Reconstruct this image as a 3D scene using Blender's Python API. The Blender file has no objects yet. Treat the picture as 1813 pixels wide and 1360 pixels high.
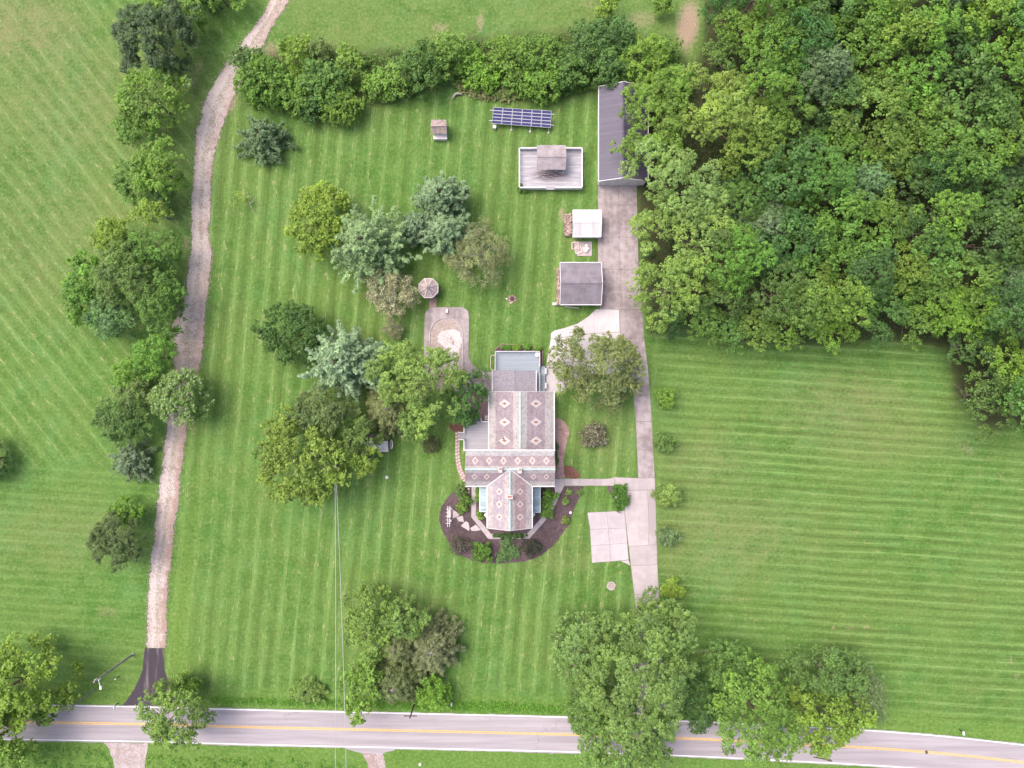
import bpy, math, random
import numpy as np
from mathutils import Vector

# ------------------------------------------------------------------ camera, sky, sun, exposure
S = 0.1            # metres per photo pixel on the ground
H = 120.0          # flying height
sc = bpy.context.scene
C = sc.collection
cam_d = bpy.data.cameras.new('camera'); cam = bpy.data.objects.new('camera', cam_d); C.objects.link(cam)
cam.location = (0, 0, H); cam.rotation_euler = (0, 0, 0)
cam_d.sensor_width = 36.0; cam_d.lens = 36.0 * H / 181.3
cam_d.clip_start = 1.0; cam_d.clip_end = 9000.0
sc.camera = cam

SUN_EL, SUN_AZ = math.radians(60), math.radians(-58)      # azimuth from +Y, clockwise
w = bpy.data.worlds.new('World'); sc.world = w; w.use_nodes = True
wn = w.node_tree; bg = wn.nodes['Background']
sky = wn.nodes.new('ShaderNodeTexSky'); sky.sky_type = 'NISHITA'; sky.sun_disc = False
sky.sun_elevation = SUN_EL; sky.sun_rotation = SUN_AZ
sky.air_density = 0.9; sky.dust_density = 6.0; sky.ozone_density = 0.6
wn.links.new(sky.outputs[0], bg.inputs[0]); bg.inputs[1].default_value = 0.15
sun_d = bpy.data.lights.new('sun', 'SUN'); sun = bpy.data.objects.new('sun', sun_d); C.objects.link(sun)
sun_d.energy = 1.15; sun_d.angle = math.radians(45); sun_d.color = (1.0, 0.95, 0.90)
sd = Vector((math.sin(SUN_AZ) * math.cos(SUN_EL), math.cos(SUN_AZ) * math.cos(SUN_EL), math.sin(SUN_EL)))
sun.rotation_euler = sd.to_track_quat('Z', 'Y').to_euler(); sun.location = (0, 0, 200)
vs = sc.view_settings
vs.view_transform = 'Standard'; vs.look = 'None'; vs.gamma = 1.0; vs.use_curve_mapping = False
vs.exposure = 0.9

# ------------------------------------------------------------------ helpers
R = np.random.default_rng(7)
random.seed(7)

def P(px, py, z=0.0):
    k = S * (H - z) / H
    return Vector(((px - 906.5) * k, (680.0 - py) * k, z))

def lerp(a, b, t): return a + (b - a) * t

def root_offset(o):
    v = Vector((0, 0, 0))
    while o is not None:
        v += o.location; o = o.parent
    return v

class MB:
    def __init__(s): s.v = []; s.f = []
    def poly(s, pts):
        n = len(s.v); s.v += [tuple(p) for p in pts]; s.f.append(tuple(range(n, n + len(pts)))); return s
    def box(s, x0, x1, y0, y1, z0, z1):
        n = len(s.v)
        s.v += [(x0,y0,z0),(x1,y0,z0),(x1,y1,z0),(x0,y1,z0),(x0,y0,z1),(x1,y0,z1),(x1,y1,z1),(x0,y1,z1)]
        s.f += [tuple(n+i for i in q) for q in ((0,3,2,1),(4,5,6,7),(0,1,5,4),(1,2,6,5),(2,3,7,6),(3,0,4,7))]; return s
    def prism(s, pts, z0, z1):
        """pts: list of (x,y) or Vectors, any winding"""
        q = [(p[0], p[1]) for p in pts]
        a = sum(q[i][0]*q[(i+1)%len(q)][1]-q[(i+1)%len(q)][0]*q[i][1] for i in range(len(q)))
        if a < 0: q = q[::-1]
        n = len(s.v); m = len(q)
        s.v += [(x,y,z0) for x,y in q] + [(x,y,z1) for x,y in q]
        s.f.append(tuple(n+m+i for i in range(m))); s.f.append(tuple(n+i for i in range(m-1,-1,-1)))
        for i in range(m):
            j = (i+1) % m; s.f.append((n+i, n+j, n+m+j, n+m+i))
        return s
    def bar(s, a, b, wd, hg, up=Vector((0,0,1))):
        a = Vector(a); b = Vector(b); d = (b-a).normalized()
        if abs(d.dot(up)) > .98: up = Vector((1,0,0))
        r = d.cross(up).normalized()*wd/2; u = r.cross(d).normalized()*hg/2
        n = len(s.v)
        for p in (a, b):
            for c in (-r-u, r-u, r+u, -r+u): s.v.append(tuple(p+c))
        s.f += [tuple(n+i for i in q) for q in ((0,1,2,3),(7,6,5,4),(0,4,5,1),(1,5,6,2),(2,6,7,3),(3,7,4,0))]; return s
    def tube(s, pts, rads, k=6, cap=True):
        n0 = len(s.v); m = len(pts); pts = [Vector(p) for p in pts]
        for i, p in enumerate(pts):
            d = (pts[min(i+1,m-1)]-pts[max(i-1,0)]).normalized()
            up = Vector((0,0,1)) if abs(d.z) < .9 else Vector((1,0,0))
            a = d.cross(up).normalized(); b = d.cross(a)
            for j in range(k):
                t = 2*math.pi*j/k; s.v.append(tuple(p+(a*math.cos(t)+b*math.sin(t))*rads[i]))
        for i in range(m-1):
            for j in range(k):
                j2 = (j+1)%k; s.f.append((n0+i*k+j, n0+i*k+j2, n0+(i+1)*k+j2, n0+(i+1)*k+j))
        if cap:
            s.f.append(tuple(n0+j for j in range(k-1,-1,-1))); s.f.append(tuple(n0+(m-1)*k+j for j in range(k)))
        return s
    def cyl(s, x, y, z0, z1, r0, r1=None, k=16):
        return s.tube([(x,y,z0),(x,y,z1)], [r0, r0 if r1 is None else r1], k)
    def plate(s, quad, th):
        """quad/polygon in 3D given thickness downwards along its normal"""
        q = [Vector(p) for p in quad]; nn = (q[1]-q[0]).cross(q[-1]-q[0]).normalized()
        if nn.z < 0: q = q[::-1]; nn = -nn
        n = len(s.v); m = len(q)
        s.v += [tuple(p-nn*th) for p in q]+[tuple(p) for p in q]
        s.f.append(tuple(n+m+i for i in range(m))); s.f.append(tuple(n+i for i in range(m-1,-1,-1)))
        for i in range(m):
            j=(i+1)%m; s.f.append((n+i,n+j,n+m+j,n+m+i))
        return s
    def build(s, name, mat, parent=None, smooth=False):
        off = root_offset(parent)
        me = bpy.data.meshes.new(name)
        me.from_pydata([(x-off.x, y-off.y, z-off.z) for x,y,z in s.v], [], s.f); me.update()
        if smooth: me.shade_smooth()
        if mat: me.materials.append(mat)
        o = bpy.data.objects.new(name, me); C.objects.link(o)
        if parent: o.parent = parent
        return o

def tag(o, label, cat, group=None):
    o['label'] = label; o['category'] = cat
    if group: o['group'] = group
    return o
def empty(name, loc, label=None, cat=None, group=None):
    o = bpy.data.objects.new(name, None); o.location = loc; o.empty_display_size = .5; C.objects.link(o)
    if label: tag(o, label, cat, group)
    return o
def struct(o): o['kind'] = 'structure'; return o

def np_mesh(name, verts, quads, attrs=None, mat=None):
    me = bpy.data.meshes.new(name)
    nv, nf = len(verts), len(quads); k = quads.shape[1]
    me.vertices.add(nv); me.vertices.foreach_set('co', np.asarray(verts, np.float32).ravel())
    me.loops.add(nf*k); me.loops.foreach_set('vertex_index', np.asarray(quads, np.int32).ravel())
    me.polygons.add(nf); me.polygons.foreach_set('loop_start', np.arange(0, nf*k, k, dtype=np.int32))
    me.update(calc_edges=True)
    for nm, (dom, typ, arr) in (attrs or {}).items():
        a = me.attributes.new(nm, typ, dom)
        a.data.foreach_set('color' if 'COLOR' in typ else 'value', np.asarray(arr, np.float32).ravel())
    if mat: me.materials.append(mat)
    return me

# ------------------------------------------------------------------ materials
def srgb(r, g, b):
    f = lambda c: (c/12.92 if c <= .04045 else ((c+.055)/1.055)**2.4)
    return (f(r/255), f(g/255), f(b/255), 1)

class G:
    """small node-graph builder"""
    def __init__(s, name):
        s.m = bpy.data.materials.new(name); s.m.use_nodes = True; s.nt = s.m.node_tree; s.nt.nodes.clear()
    def n(s, t, **kw):
        nd = s.nt.nodes.new(t)
        for k, v in kw.items(): setattr(nd, k, v)
        return nd
    def put(s, sock, v):
        if isinstance(v, bpy.types.NodeSocket): s.nt.links.new(v, sock)
        elif isinstance(v, (tuple, list)) and len(v) == 3 and sock.type == 'RGBA': sock.default_value = (*v, 1)
        else: sock.default_value = v
    def math(s, op, a, b=0.0, c=0.0, clamp=False):
        nd = s.n('ShaderNodeMath', operation=op, use_clamp=clamp)
        for i, v in enumerate((a, b, c)): s.put(nd.inputs[i], v)
        return nd.outputs[0]
    def add(s, a, b): return s.math('ADD', a, b)
    def mul(s, a, b): return s.math('MULTIPLY', a, b)
    def sub(s, a, b): return s.math('SUBTRACT', a, b)
    def mix(s, f, a, b, blend='MIX'):
        nd = s.n('ShaderNodeMix', data_type='RGBA', blend_type=blend, clamp_factor=True)
        s.put(nd.inputs[0], f); s.put(nd.inputs[6], a); s.put(nd.inputs[7], b); return nd.outputs[2]
    def noise(s, vec, scale, detail=4, rough=.55, dist=0.0):
        nd = s.n('ShaderNodeTexNoise'); s.put(nd.inputs['Vector'], vec)
        nd.inputs['Scale'].default_value = scale; nd.inputs['Detail'].default_value = detail
        nd.inputs['Roughness'].default_value = rough; nd.inputs['Distortion'].default_value = dist
        return nd.outputs[0]
    def vor(s, vec, scale, feat='F1', out='Distance'):
        nd = s.n('ShaderNodeTexVoronoi', feature=feat); s.put(nd.inputs['Vector'], vec); nd.inputs['Scale'].default_value = scale
        return nd.outputs[out]
    def step(s, v, a, b, o0=0.0, o1=1.0):
        nd = s.n('ShaderNodeMapRange', interpolation_type='SMOOTHSTEP')
        for i, x in enumerate((v, a, b, o0, o1)): s.put(nd.inputs[i], x)
        return nd.outputs[0]
    def comb(s, x, y, z=0.0):
        nd = s.n('ShaderNodeCombineXYZ')
        for i, v in enumerate((x, y, z)): s.put(nd.inputs[i], v)
        return nd.outputs[0]
    def sep(s, v):
        nd = s.n('ShaderNodeSeparateXYZ'); s.put(nd.inputs[0], v); return nd.outputs
    def pos(s): return s.n('ShaderNodeNewGeometry').outputs['Position']
    def obj(s): return s.n('ShaderNodeTexCoord').outputs['Object']
    def attr(s, name, out='Color'): return s.n('ShaderNodeAttribute', attribute_name=name).outputs[out]
    def bump(s, h, strength=.3, dist=.05):
        nd = s.n('ShaderNodeBump'); nd.inputs['Strength'].default_value = strength; nd.inputs['Distance'].default_value = dist
        s.put(nd.inputs['Height'], h); return nd.outputs[0]
    def out(s, color, rough=.8, bump=None, spec=.3, metal=0.0):
        b = s.n('ShaderNodeBsdfPrincipled'); s.put(b.inputs['Base Color'], color); s.put(b.inputs['Roughness'], rough)
        b.inputs['Specular IOR Level'].default_value = spec; b.inputs['Metallic'].default_value = metal
        if bump is not None: s.nt.links.new(bump, b.inputs['Normal'])
        o = s.n('ShaderNodeOutputMaterial'); s.nt.links.new(b.outputs[0], o.inputs[0]); return s.m

def plain(name, c, var=.18, scale=1.5, rough=.75, bump=.15, spec=.3, metal=0.0, tint=None, rnd=0.0):
    """weathered single-colour surface: two noise octaves of tone, fine relief, optional per-object shift"""
    g = G(name); p = g.pos()
    a = g.noise(p, scale, 5, .6); b = g.noise(p, scale*7, 3, .6)
    t = g.add(g.mul(a, .65), g.mul(b, .35))
    lo = tuple(x*(1-var*1.6) for x in c); hi = tuple(min(1, x*(1+var*1.3)) for x in c)
    if tint: lo = tuple(x*y for x, y in zip(lo, tint))
    col = g.mix(g.step(t, .3, .7), lo, hi)
    if rnd:
        r = g.n('ShaderNodeObjectInfo').outputs['Random']
        k = g.math('MULTIPLY_ADD', r, rnd, 1-rnd/2)
        col = g.mix(1.0, col, g.comb(k, k, k), 'MULTIPLY')
    return g.out(col, rough, g.bump(b, bump, .03), spec, metal)

def slate(name, c, axis):
    g = G(name); x, y, z = g.sep(g.pos())
    vec = g.comb(y, g.mul(x, 1.1)) if axis == 'y' else g.comb(x, g.mul(y, 1.1))
    br = g.n('ShaderNodeTexBrick'); g.put(br.inputs['Vector'], vec)
    br.inputs['Scale'].default_value = 1.0; br.inputs['Mortar Size'].default_value = .018
    br.inputs['Brick Width'].default_value = .34; br.inputs['Row Height'].default_value = .24; br.inputs['Bias'].default_value = 0
    br.inputs['Color1'].default_value = (*[v*.78 for v in c], 1); br.inputs['Color2'].default_value = (*[min(1, v*1.18) for v in c], 1)
    br.inputs['Mortar'].default_value = (*[v*.55 for v in c], 1)
    st = g.noise(g.comb(g.mul(x, 1.0), g.mul(y, 1.0), z), .7, 5, .65)
    col = g.mix(g.step(st, .35, .75, 0, .45), br.outputs[0], tuple(min(1, v*1.35+.02) for v in c))
    lich = g.step(g.noise(g.pos(), 2.3, 4, .7), .62, .72, 0, .5)
    col = g.mix(lich, col, tuple(v*.62 for v in c))
    return g.out(col, .7, g.bump(br.outputs['Fac'], .4, .02), .35)

def seamed(name, c, axis, period, rough=.5, var=.12, spec=.4, depth=.35, metal=0.0):
    """sheet or board surface with lines across `axis` every `period` metres"""
    g = G(name); x, y, z = g.sep(g.pos())
    u = x if axis == 'x' else y; v = y if axis == 'x' else x
    k = g.math('FRACT', g.mul(u, 1/period)); ln = g.step(g.math('ABSOLUTE', g.sub(k, .5)), .40, .49)
    idn = g.math('FLOOR', g.mul(u, 1/period))
    wn_ = g.n('ShaderNodeTexWhiteNoise', noise_dimensions='1D'); g.put(wn_.inputs['W'], idn)
    st = g.noise(g.comb(g.mul(u, 3.0), g.mul(v, .35), z), 1.0, 5, .65)
    t = g.add(g.mul(st, .7), g.mul(wn_.outputs[0], .3))
    col = g.mix(g.step(t, .25, .75), tuple(q*(1-var*1.5) for q in c), tuple(min(1, q*(1+var)) for q in c))
    col = g.mix(g.mul(ln, depth), col, tuple(q*.4 for q in c))
    return g.out(col, rough, g.bump(ln, .4, -.03), spec, metal)

def concrete(name, c, dark, stain=.5):
    g = G(name); p = g.pos(); x, y, z = g.sep(p)
    a = g.noise(p, .16, 5, .6, .6); b = g.noise(p, .9, 5, .65); f = g.noise(p, 8, 3, .6)
    tr = g.noise(g.comb(g.mul(x, 1.1), g.mul(y, .12), 0), 1.0, 4, .6)
    r = g.n('ShaderNodeObjectInfo').outputs['Random']
    t = g.add(g.add(g.mul(a, .42), g.mul(b, .38)), g.mul(tr, .2))
    col = g.mix(g.step(t, .40, .60, 0, stain), c, dark)
    blot = g.step(g.noise(p, .45, 6, .75, 1.2), .58, .70, 0, stain*.45); col = g.mix(blot, col, tuple(v*.72 for v in dark))
    k = g.add(g.math('MULTIPLY_ADD', r, .18, .91), g.mul(g.sub(f, .5), .12))
    col = g.mix(1.0, col, g.comb(k, k, k), 'MULTIPLY')
    return g.out(col, .85, g.bump(f, .12, .02), .25)

def gravel(name, c, dirt, amount=.5, weeds=None):
    g = G(name); p = g.pos()
    a = g.noise(p, .22, 5, .65, .5); b = g.noise(p, 1.4, 5, .7); v = g.vor(p, 9.0); vc = g.vor(p, 9.0, out='Color')
    t = g.add(g.mul(a, .6), g.mul(b, .4))
    col = g.mix(g.step(t, .42, .64, 0, amount), c, dirt)
    if weeds: col = g.mix(g.step(g.add(g.mul(g.noise(p, .8, 4, .7), .7), g.mul(b, .3)), .56, .66, 0, .75), col, weeds)
    vv = g.sep(vc)[0]; k = g.add(.72, g.mul(vv, .55))
    col = g.mix(1.0, col, g.comb(k, k, k), 'MULTIPLY')
    return g.out(col, .95, g.bump(v, .7, .04), .15)

def leaf_mat(name):
    g = G(name)
    oc = g.n('ShaderNodeObjectInfo').outputs['Color']
    v = g.attr('v', 'Fac'); h = g.attr('h', 'Fac')
    k = g.math('MULTIPLY_ADD', v, 1.5, .62)
    col = g.mix(1.0, oc, g.comb(g.mul(k, .87), g.mul(k, 1.10), g.mul(k, .84)), 'MULTIPLY')
    col = g.mix(h, col, g.mix(1.0, col, (1.20, 1.12, .72), 'MULTIPLY'))
    b = g.n('ShaderNodeBsdfPrincipled'); g.put(b.inputs['Base Color'], col); b.inputs['Roughness'].default_value = .55
    b.inputs['Specular IOR Level'].default_value = .35
    t = g.n('ShaderNodeBsdfTranslucent'); g.put(t.inputs[0], g.mix(1.0, col, (1.25, 1.2, .6), 'MULTIPLY'))
    mx = g.n('ShaderNodeMixShader'); mx.inputs[0].default_value = .27
    g.nt.links.new(b.outputs[0], mx.inputs[1]); g.nt.links.new(t.outputs[0], mx.inputs[2])
    o = g.n('ShaderNodeOutputMaterial'); g.nt.links.new(mx.outputs[0], o.inputs[0]); return g.m

def bark(name, c):
    g = G(name); p = g.pos(); a = g.noise(p, 3, 4, .6)
    return g.out(g.mix(g.step(a, .3, .7), tuple(v*.65 for v in c), tuple(v*1.25 for v in c)), .9, g.bump(a, .5, .05), .1)

M = dict(
    leaf=leaf_mat('leaf'), bark=bark('bark', (.16, .125, .10)), bark_grey=bark('bark_grey', (.26, .225, .205)), bark_pale=bark('bark_pale', (.40, .36, .32)),
    concrete=concrete('concrete_old', (.375, .32, .33), (.20, .165, .168), .9), concrete_pale=concrete('concrete_pale', (.42, .368, .378), (.315, .27, .28), .7),
    concrete_new=concrete('concrete_new', (.51, .465, .485), (.43, .385, .405), .65), concrete_pad=concrete('concrete_pad', (.43, .385, .405), (.355, .31, .33), .7), joint=plain('joint_fill', (.16, .13, .11)),
    gravel=gravel('lane_gravel', (.40, .345, .35), (.30, .225, .205), .9), gravel_white=gravel('white_gravel', (.56, .50, .51), (.42, .35, .34), .6, (.16,.17,.09)),
    stone=plain('lane_stone', (.44, .38, .37), .2, 3, .9, .3, .2, rnd=.5), dirt=gravel('dirt', (.38, .315, .295), (.29, .225, .20), .8, (.12,.15,.06)),
    mulch=gravel('mulch', (.080, .056, .062), (.135, .095, .103), .9), chips=gravel('wood_chips', (.36, .235, .22), (.20, .12, .12), .7),
    brownbed=gravel('brown_mulch', (.17, .085, .065), (.12, .06, .05), .6),
    line_white=plain('line_white', (.78, .76, .77), .08, 2, .6), line_yellow=plain('line_yellow', (.70, .42, .10), .12, 2, .6),
    white=plain('white_paint', (.66, .635, .665), .06, 1.2, .5, .05), offwhite=plain('off_white', (.62, .57, .58), .12, 1.0, .7),
    wall=plain('white_siding', (.66, .63, .64), .08, 1.0, .7), brick=plain('red_brick', (.30, .13, .11), .25, 6, .85, .3), pinkbrick=plain('painted_chimney', (.62, .48, .46), .15, 3, .8),
    glass=plain('window_glass', (.05, .06, .07), .1, 1, .08, 0, .6),
    cream_y=slate('cream_slate_y', (.36, .33, .325), 'y'), cream_x=slate('cream_slate_x', (.365, .33, .325), 'x'), pale_x=slate('pale_slate_x', (.345, .335, .35), 'x'),
    mauve_y=slate('mauve_slate_y', (.275, .22, .245), 'y'), mauve_x=slate('mauve_slate_x', (.285, .22, .24), 'x'), lilac_y=slate('lilac_slate_y', (.315, .265, .30), 'y'), rose_y=slate('rose_slate_y', (.32, .225, .235), 'y'),
    dia_w=plain('white_slate', (.47, .425, .41), .12, 5), dia_r=plain('red_slate', (.32, .15, .14), .15, 5), dia_p=plain('pink_slate', (.36, .215, .21), .15, 5),
    teal=plain('ridge_copper', (.36, .46, .47), .12, 1.5, .55), teal_seam=seamed('teal_metal', (.33, .44, .46), 'y', .62, .45, .2, .4, .5),
    shingle=plain('grey_shingle', (.245, .225, .255), .22, 4.5, .9, .3), garage=seamed('garage_metal', (.088, .077, .115), 'y', .42, .5, .10, .4, .40),
    shed_l=plain('shed_shingle', (.20, .178, .208), .16, .9, .85), tin=seamed('tin_sheet', (.52, .50, .52), 'x', .42, .45, .12, .5, .3),
    shed_d=plain('pavilion_shingle', (.31, .27, .285), .18, .8, .85),
    deck_blue=seamed('blue_grey_boards', (.27, .31, .36), 'y', .15, .6, .06, .3, .12), deck_grey=seamed('grey_boards', (.36, .345, .38), 'y', .15, .6, .07, .3, .2),
    deck_old=None, moss=plain('brown_shakes', (.34, .27, .25), .3, 2.2, .95, .4), gaz=plain('gazebo_shakes', (.37, .29, .29), .25, 2.0, .95, .4),
    panel=plain('solar_cell', (.060, .058, .165), .10, 2, .25, 0, .5), alu=plain('aluminium', (.60, .57, .60), .06, 2, .4, 0, .5), steel=plain('grey_steel', (.30, .30, .32), .1, 2, .5),
    wood=plain('weathered_wood', (.38, .28, .25), .3, 3, .9, .3), log=plain('split_log', (.36, .26, .235), .3, 3, .95, .3, rnd=.7), lumber=plain('fresh_lumber', (.66, .52, .47), .12, 3, .8, rnd=.2),
    brickpath=plain('brick_path', (.31, .205, .195), .25, 4, .9, .2), dark=plain('black_metal', (.03, .03, .032), .2, 3, .6), pole=bark('utility_pole', (.27, .245, .25)),
    pole_dark=bark('dark_pole', (.11, .085, .075)), tan=plain('paver', (.50, .43, .40), .12, 4, .85, rnd=.25), flag=plain('flagstone', (.43, .375, .38), .1, 2, .85, rnd=.15),
    cable=plain('cable', (.46, .44, .45), .05, 1, .5), lid=plain('pale_blue_lid', (.42, .47, .52), .08, 4, .5), shakes_dk=plain('dark_shingle', (.10, .085, .10), .2, 2, .9),
)

def road_mat():
    g = G('asphalt_grey'); p = g.pos(); x, y, z = g.sep(p)
    a = g.noise(g.comb(g.mul(x, .05), y, 0), 1.0, 5, .6); b = g.noise(p, 5, 4, .7)
    pat = g.step(g.noise(g.comb(g.mul(x, .35), g.mul(y, 1.3), 0), .55, 5, .7), .60, .72, 0, .35)
    col = g.mix(g.step(a, .3, .7), (.275, .245, .268), (.375, .338, .362))
    col = g.mix(pat, col, (.22, .19, .21))
    k = g.add(.9, g.mul(b, .2)); col = g.mix(1.0, col, g.comb(k, k, k), 'MULTIPLY')
    wv = g.comb(g.add(g.mul(x, .6), g.mul(g.noise(p, .5, 4), 5.0)), g.add(g.mul(y, 1.0), g.mul(g.noise(p, .43, 4), 5.0)), 0)
    cr = g.mul(g.step(g.vor(wv, .09, 'DISTANCE_TO_EDGE'), 0, .005, .6, 0), g.step(g.noise(p, .06, 2), .5, .6))
    col = g.mix(cr, col, (.15, .125, .135))
    return g.out(col, .85, g.bump(b, .1, .02), .3)
M['road'] = road_mat()
def apron_mat():
    g = G('fresh_asphalt'); p = g.pos(); x, y, z = g.sep(p)
    tr = g.noise(g.comb(g.mul(x, 1.2), g.mul(y, .12), 0), 1.0, 4, .6); b = g.noise(p, 4, 4, .7)
    col = g.mix(g.step(tr, .5, .68), (.052, .040, .052), (.15, .12, .135))
    k = g.add(.85, g.mul(b, .3)); col = g.mix(1.0, col, g.comb(k, k, k), 'MULTIPLY')
    return g.out(col, .8, g.bump(b, .15, .02), .3)
M['apron'] = apron_mat()
def old_deck():
    g = G('old_deck_boards'); p = g.pos(); x, y, z = g.sep(p)
    k = g.math('FRACT', g.mul(y, 1/.30)); ln = g.step(g.math('ABSOLUTE', g.sub(k, .5)), .38, .49)
    st = g.noise(g.comb(g.mul(x, .30), g.mul(y, 3.2), 0), 1.0, 6, .7)
    col = g.mix(g.step(st, .38, .62), (.29, .275, .31), (.46, .44, .475))
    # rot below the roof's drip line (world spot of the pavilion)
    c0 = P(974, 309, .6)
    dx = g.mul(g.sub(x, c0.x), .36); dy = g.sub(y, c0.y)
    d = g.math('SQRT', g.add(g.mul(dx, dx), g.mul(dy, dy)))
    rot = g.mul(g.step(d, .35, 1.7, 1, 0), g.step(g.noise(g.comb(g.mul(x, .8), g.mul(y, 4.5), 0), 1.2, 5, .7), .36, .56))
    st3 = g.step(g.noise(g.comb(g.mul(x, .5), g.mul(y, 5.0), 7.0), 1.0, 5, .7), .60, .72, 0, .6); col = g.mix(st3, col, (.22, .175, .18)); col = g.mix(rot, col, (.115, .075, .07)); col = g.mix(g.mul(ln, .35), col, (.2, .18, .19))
    return g.out(col, .85, g.bump(ln, .3, -.02), .2)
M['deck_old'] = old_deck()

# ------------------------------------------------------------------ ground
def in_poly(px, py, poly):
    r = np.zeros(px.shape, bool); n = len(poly)
    for i in range(n):
        x0, y0 = poly[i]; x1, y1 = poly[(i+1) % n]
        c = ((y0 > py) != (y1 > py)) & (px < (x1-x0)*(py-y0)/((y1-y0) + 1e-9)+x0); r ^= c
    return r
def blur(a, n):
    for _ in range(n):
        b = np.pad(a, 1, mode='edge'); a = (b[:-2,1:-1]+b[2:,1:-1]+b[1:-1,:-2]+b[1:-1,2:]+b[1:-1,1:-1]*2)/6
    return a

LANE_L = [(481,-2),(462,30),(440,60),(418,92),(391,126),(364.7,176),(350,229),(344,282),(341,347),(339.5,421),(331.4,495),(326.5,534),(308,568),(302,589),(308,631),(309,660),(303,700),(296,742),(292.5,790),(286,840),(280,890),(275,935),(270,977),(265,1027),(262.5,1080),(259,1149)]
LANE_R = [(513,-2),(494,30),(474,60),(456,95),(436,130),(416,165),(394,218),(382,259),(376.5,294),(372,353),(368.6,421),(374,450),(370,502),(362,566),(359,618),(349,660),(340,700),(331,747),(325,802),(317.5,857),(312.5,902),(306,960),(300,1010),(293,1080),(289,1149)]
LANE_L = [(560,-130)] + LANE_L; LANE_R = [(596,-130)] + LANE_R
WOOD = [(1240,-300),(2300,-300),(2300,700),(1813,760),(1740,755),(1690,700),(1680,620),(1600,600),(1480,610),(1330,610),(1215,585),(1150,590),(1135,480),(1125,330),(1150,160),(1225,130),(1250,60)]
HEDGE = [(410,100),(560,80),(640,90),(720,85),(790,70),(1040,50),(1190,70),(1240,140),(1150,150),(1060,160),(960,185),(860,175),(800,150),(640,195),(600,222),(520,190),(440,190)]

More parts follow.
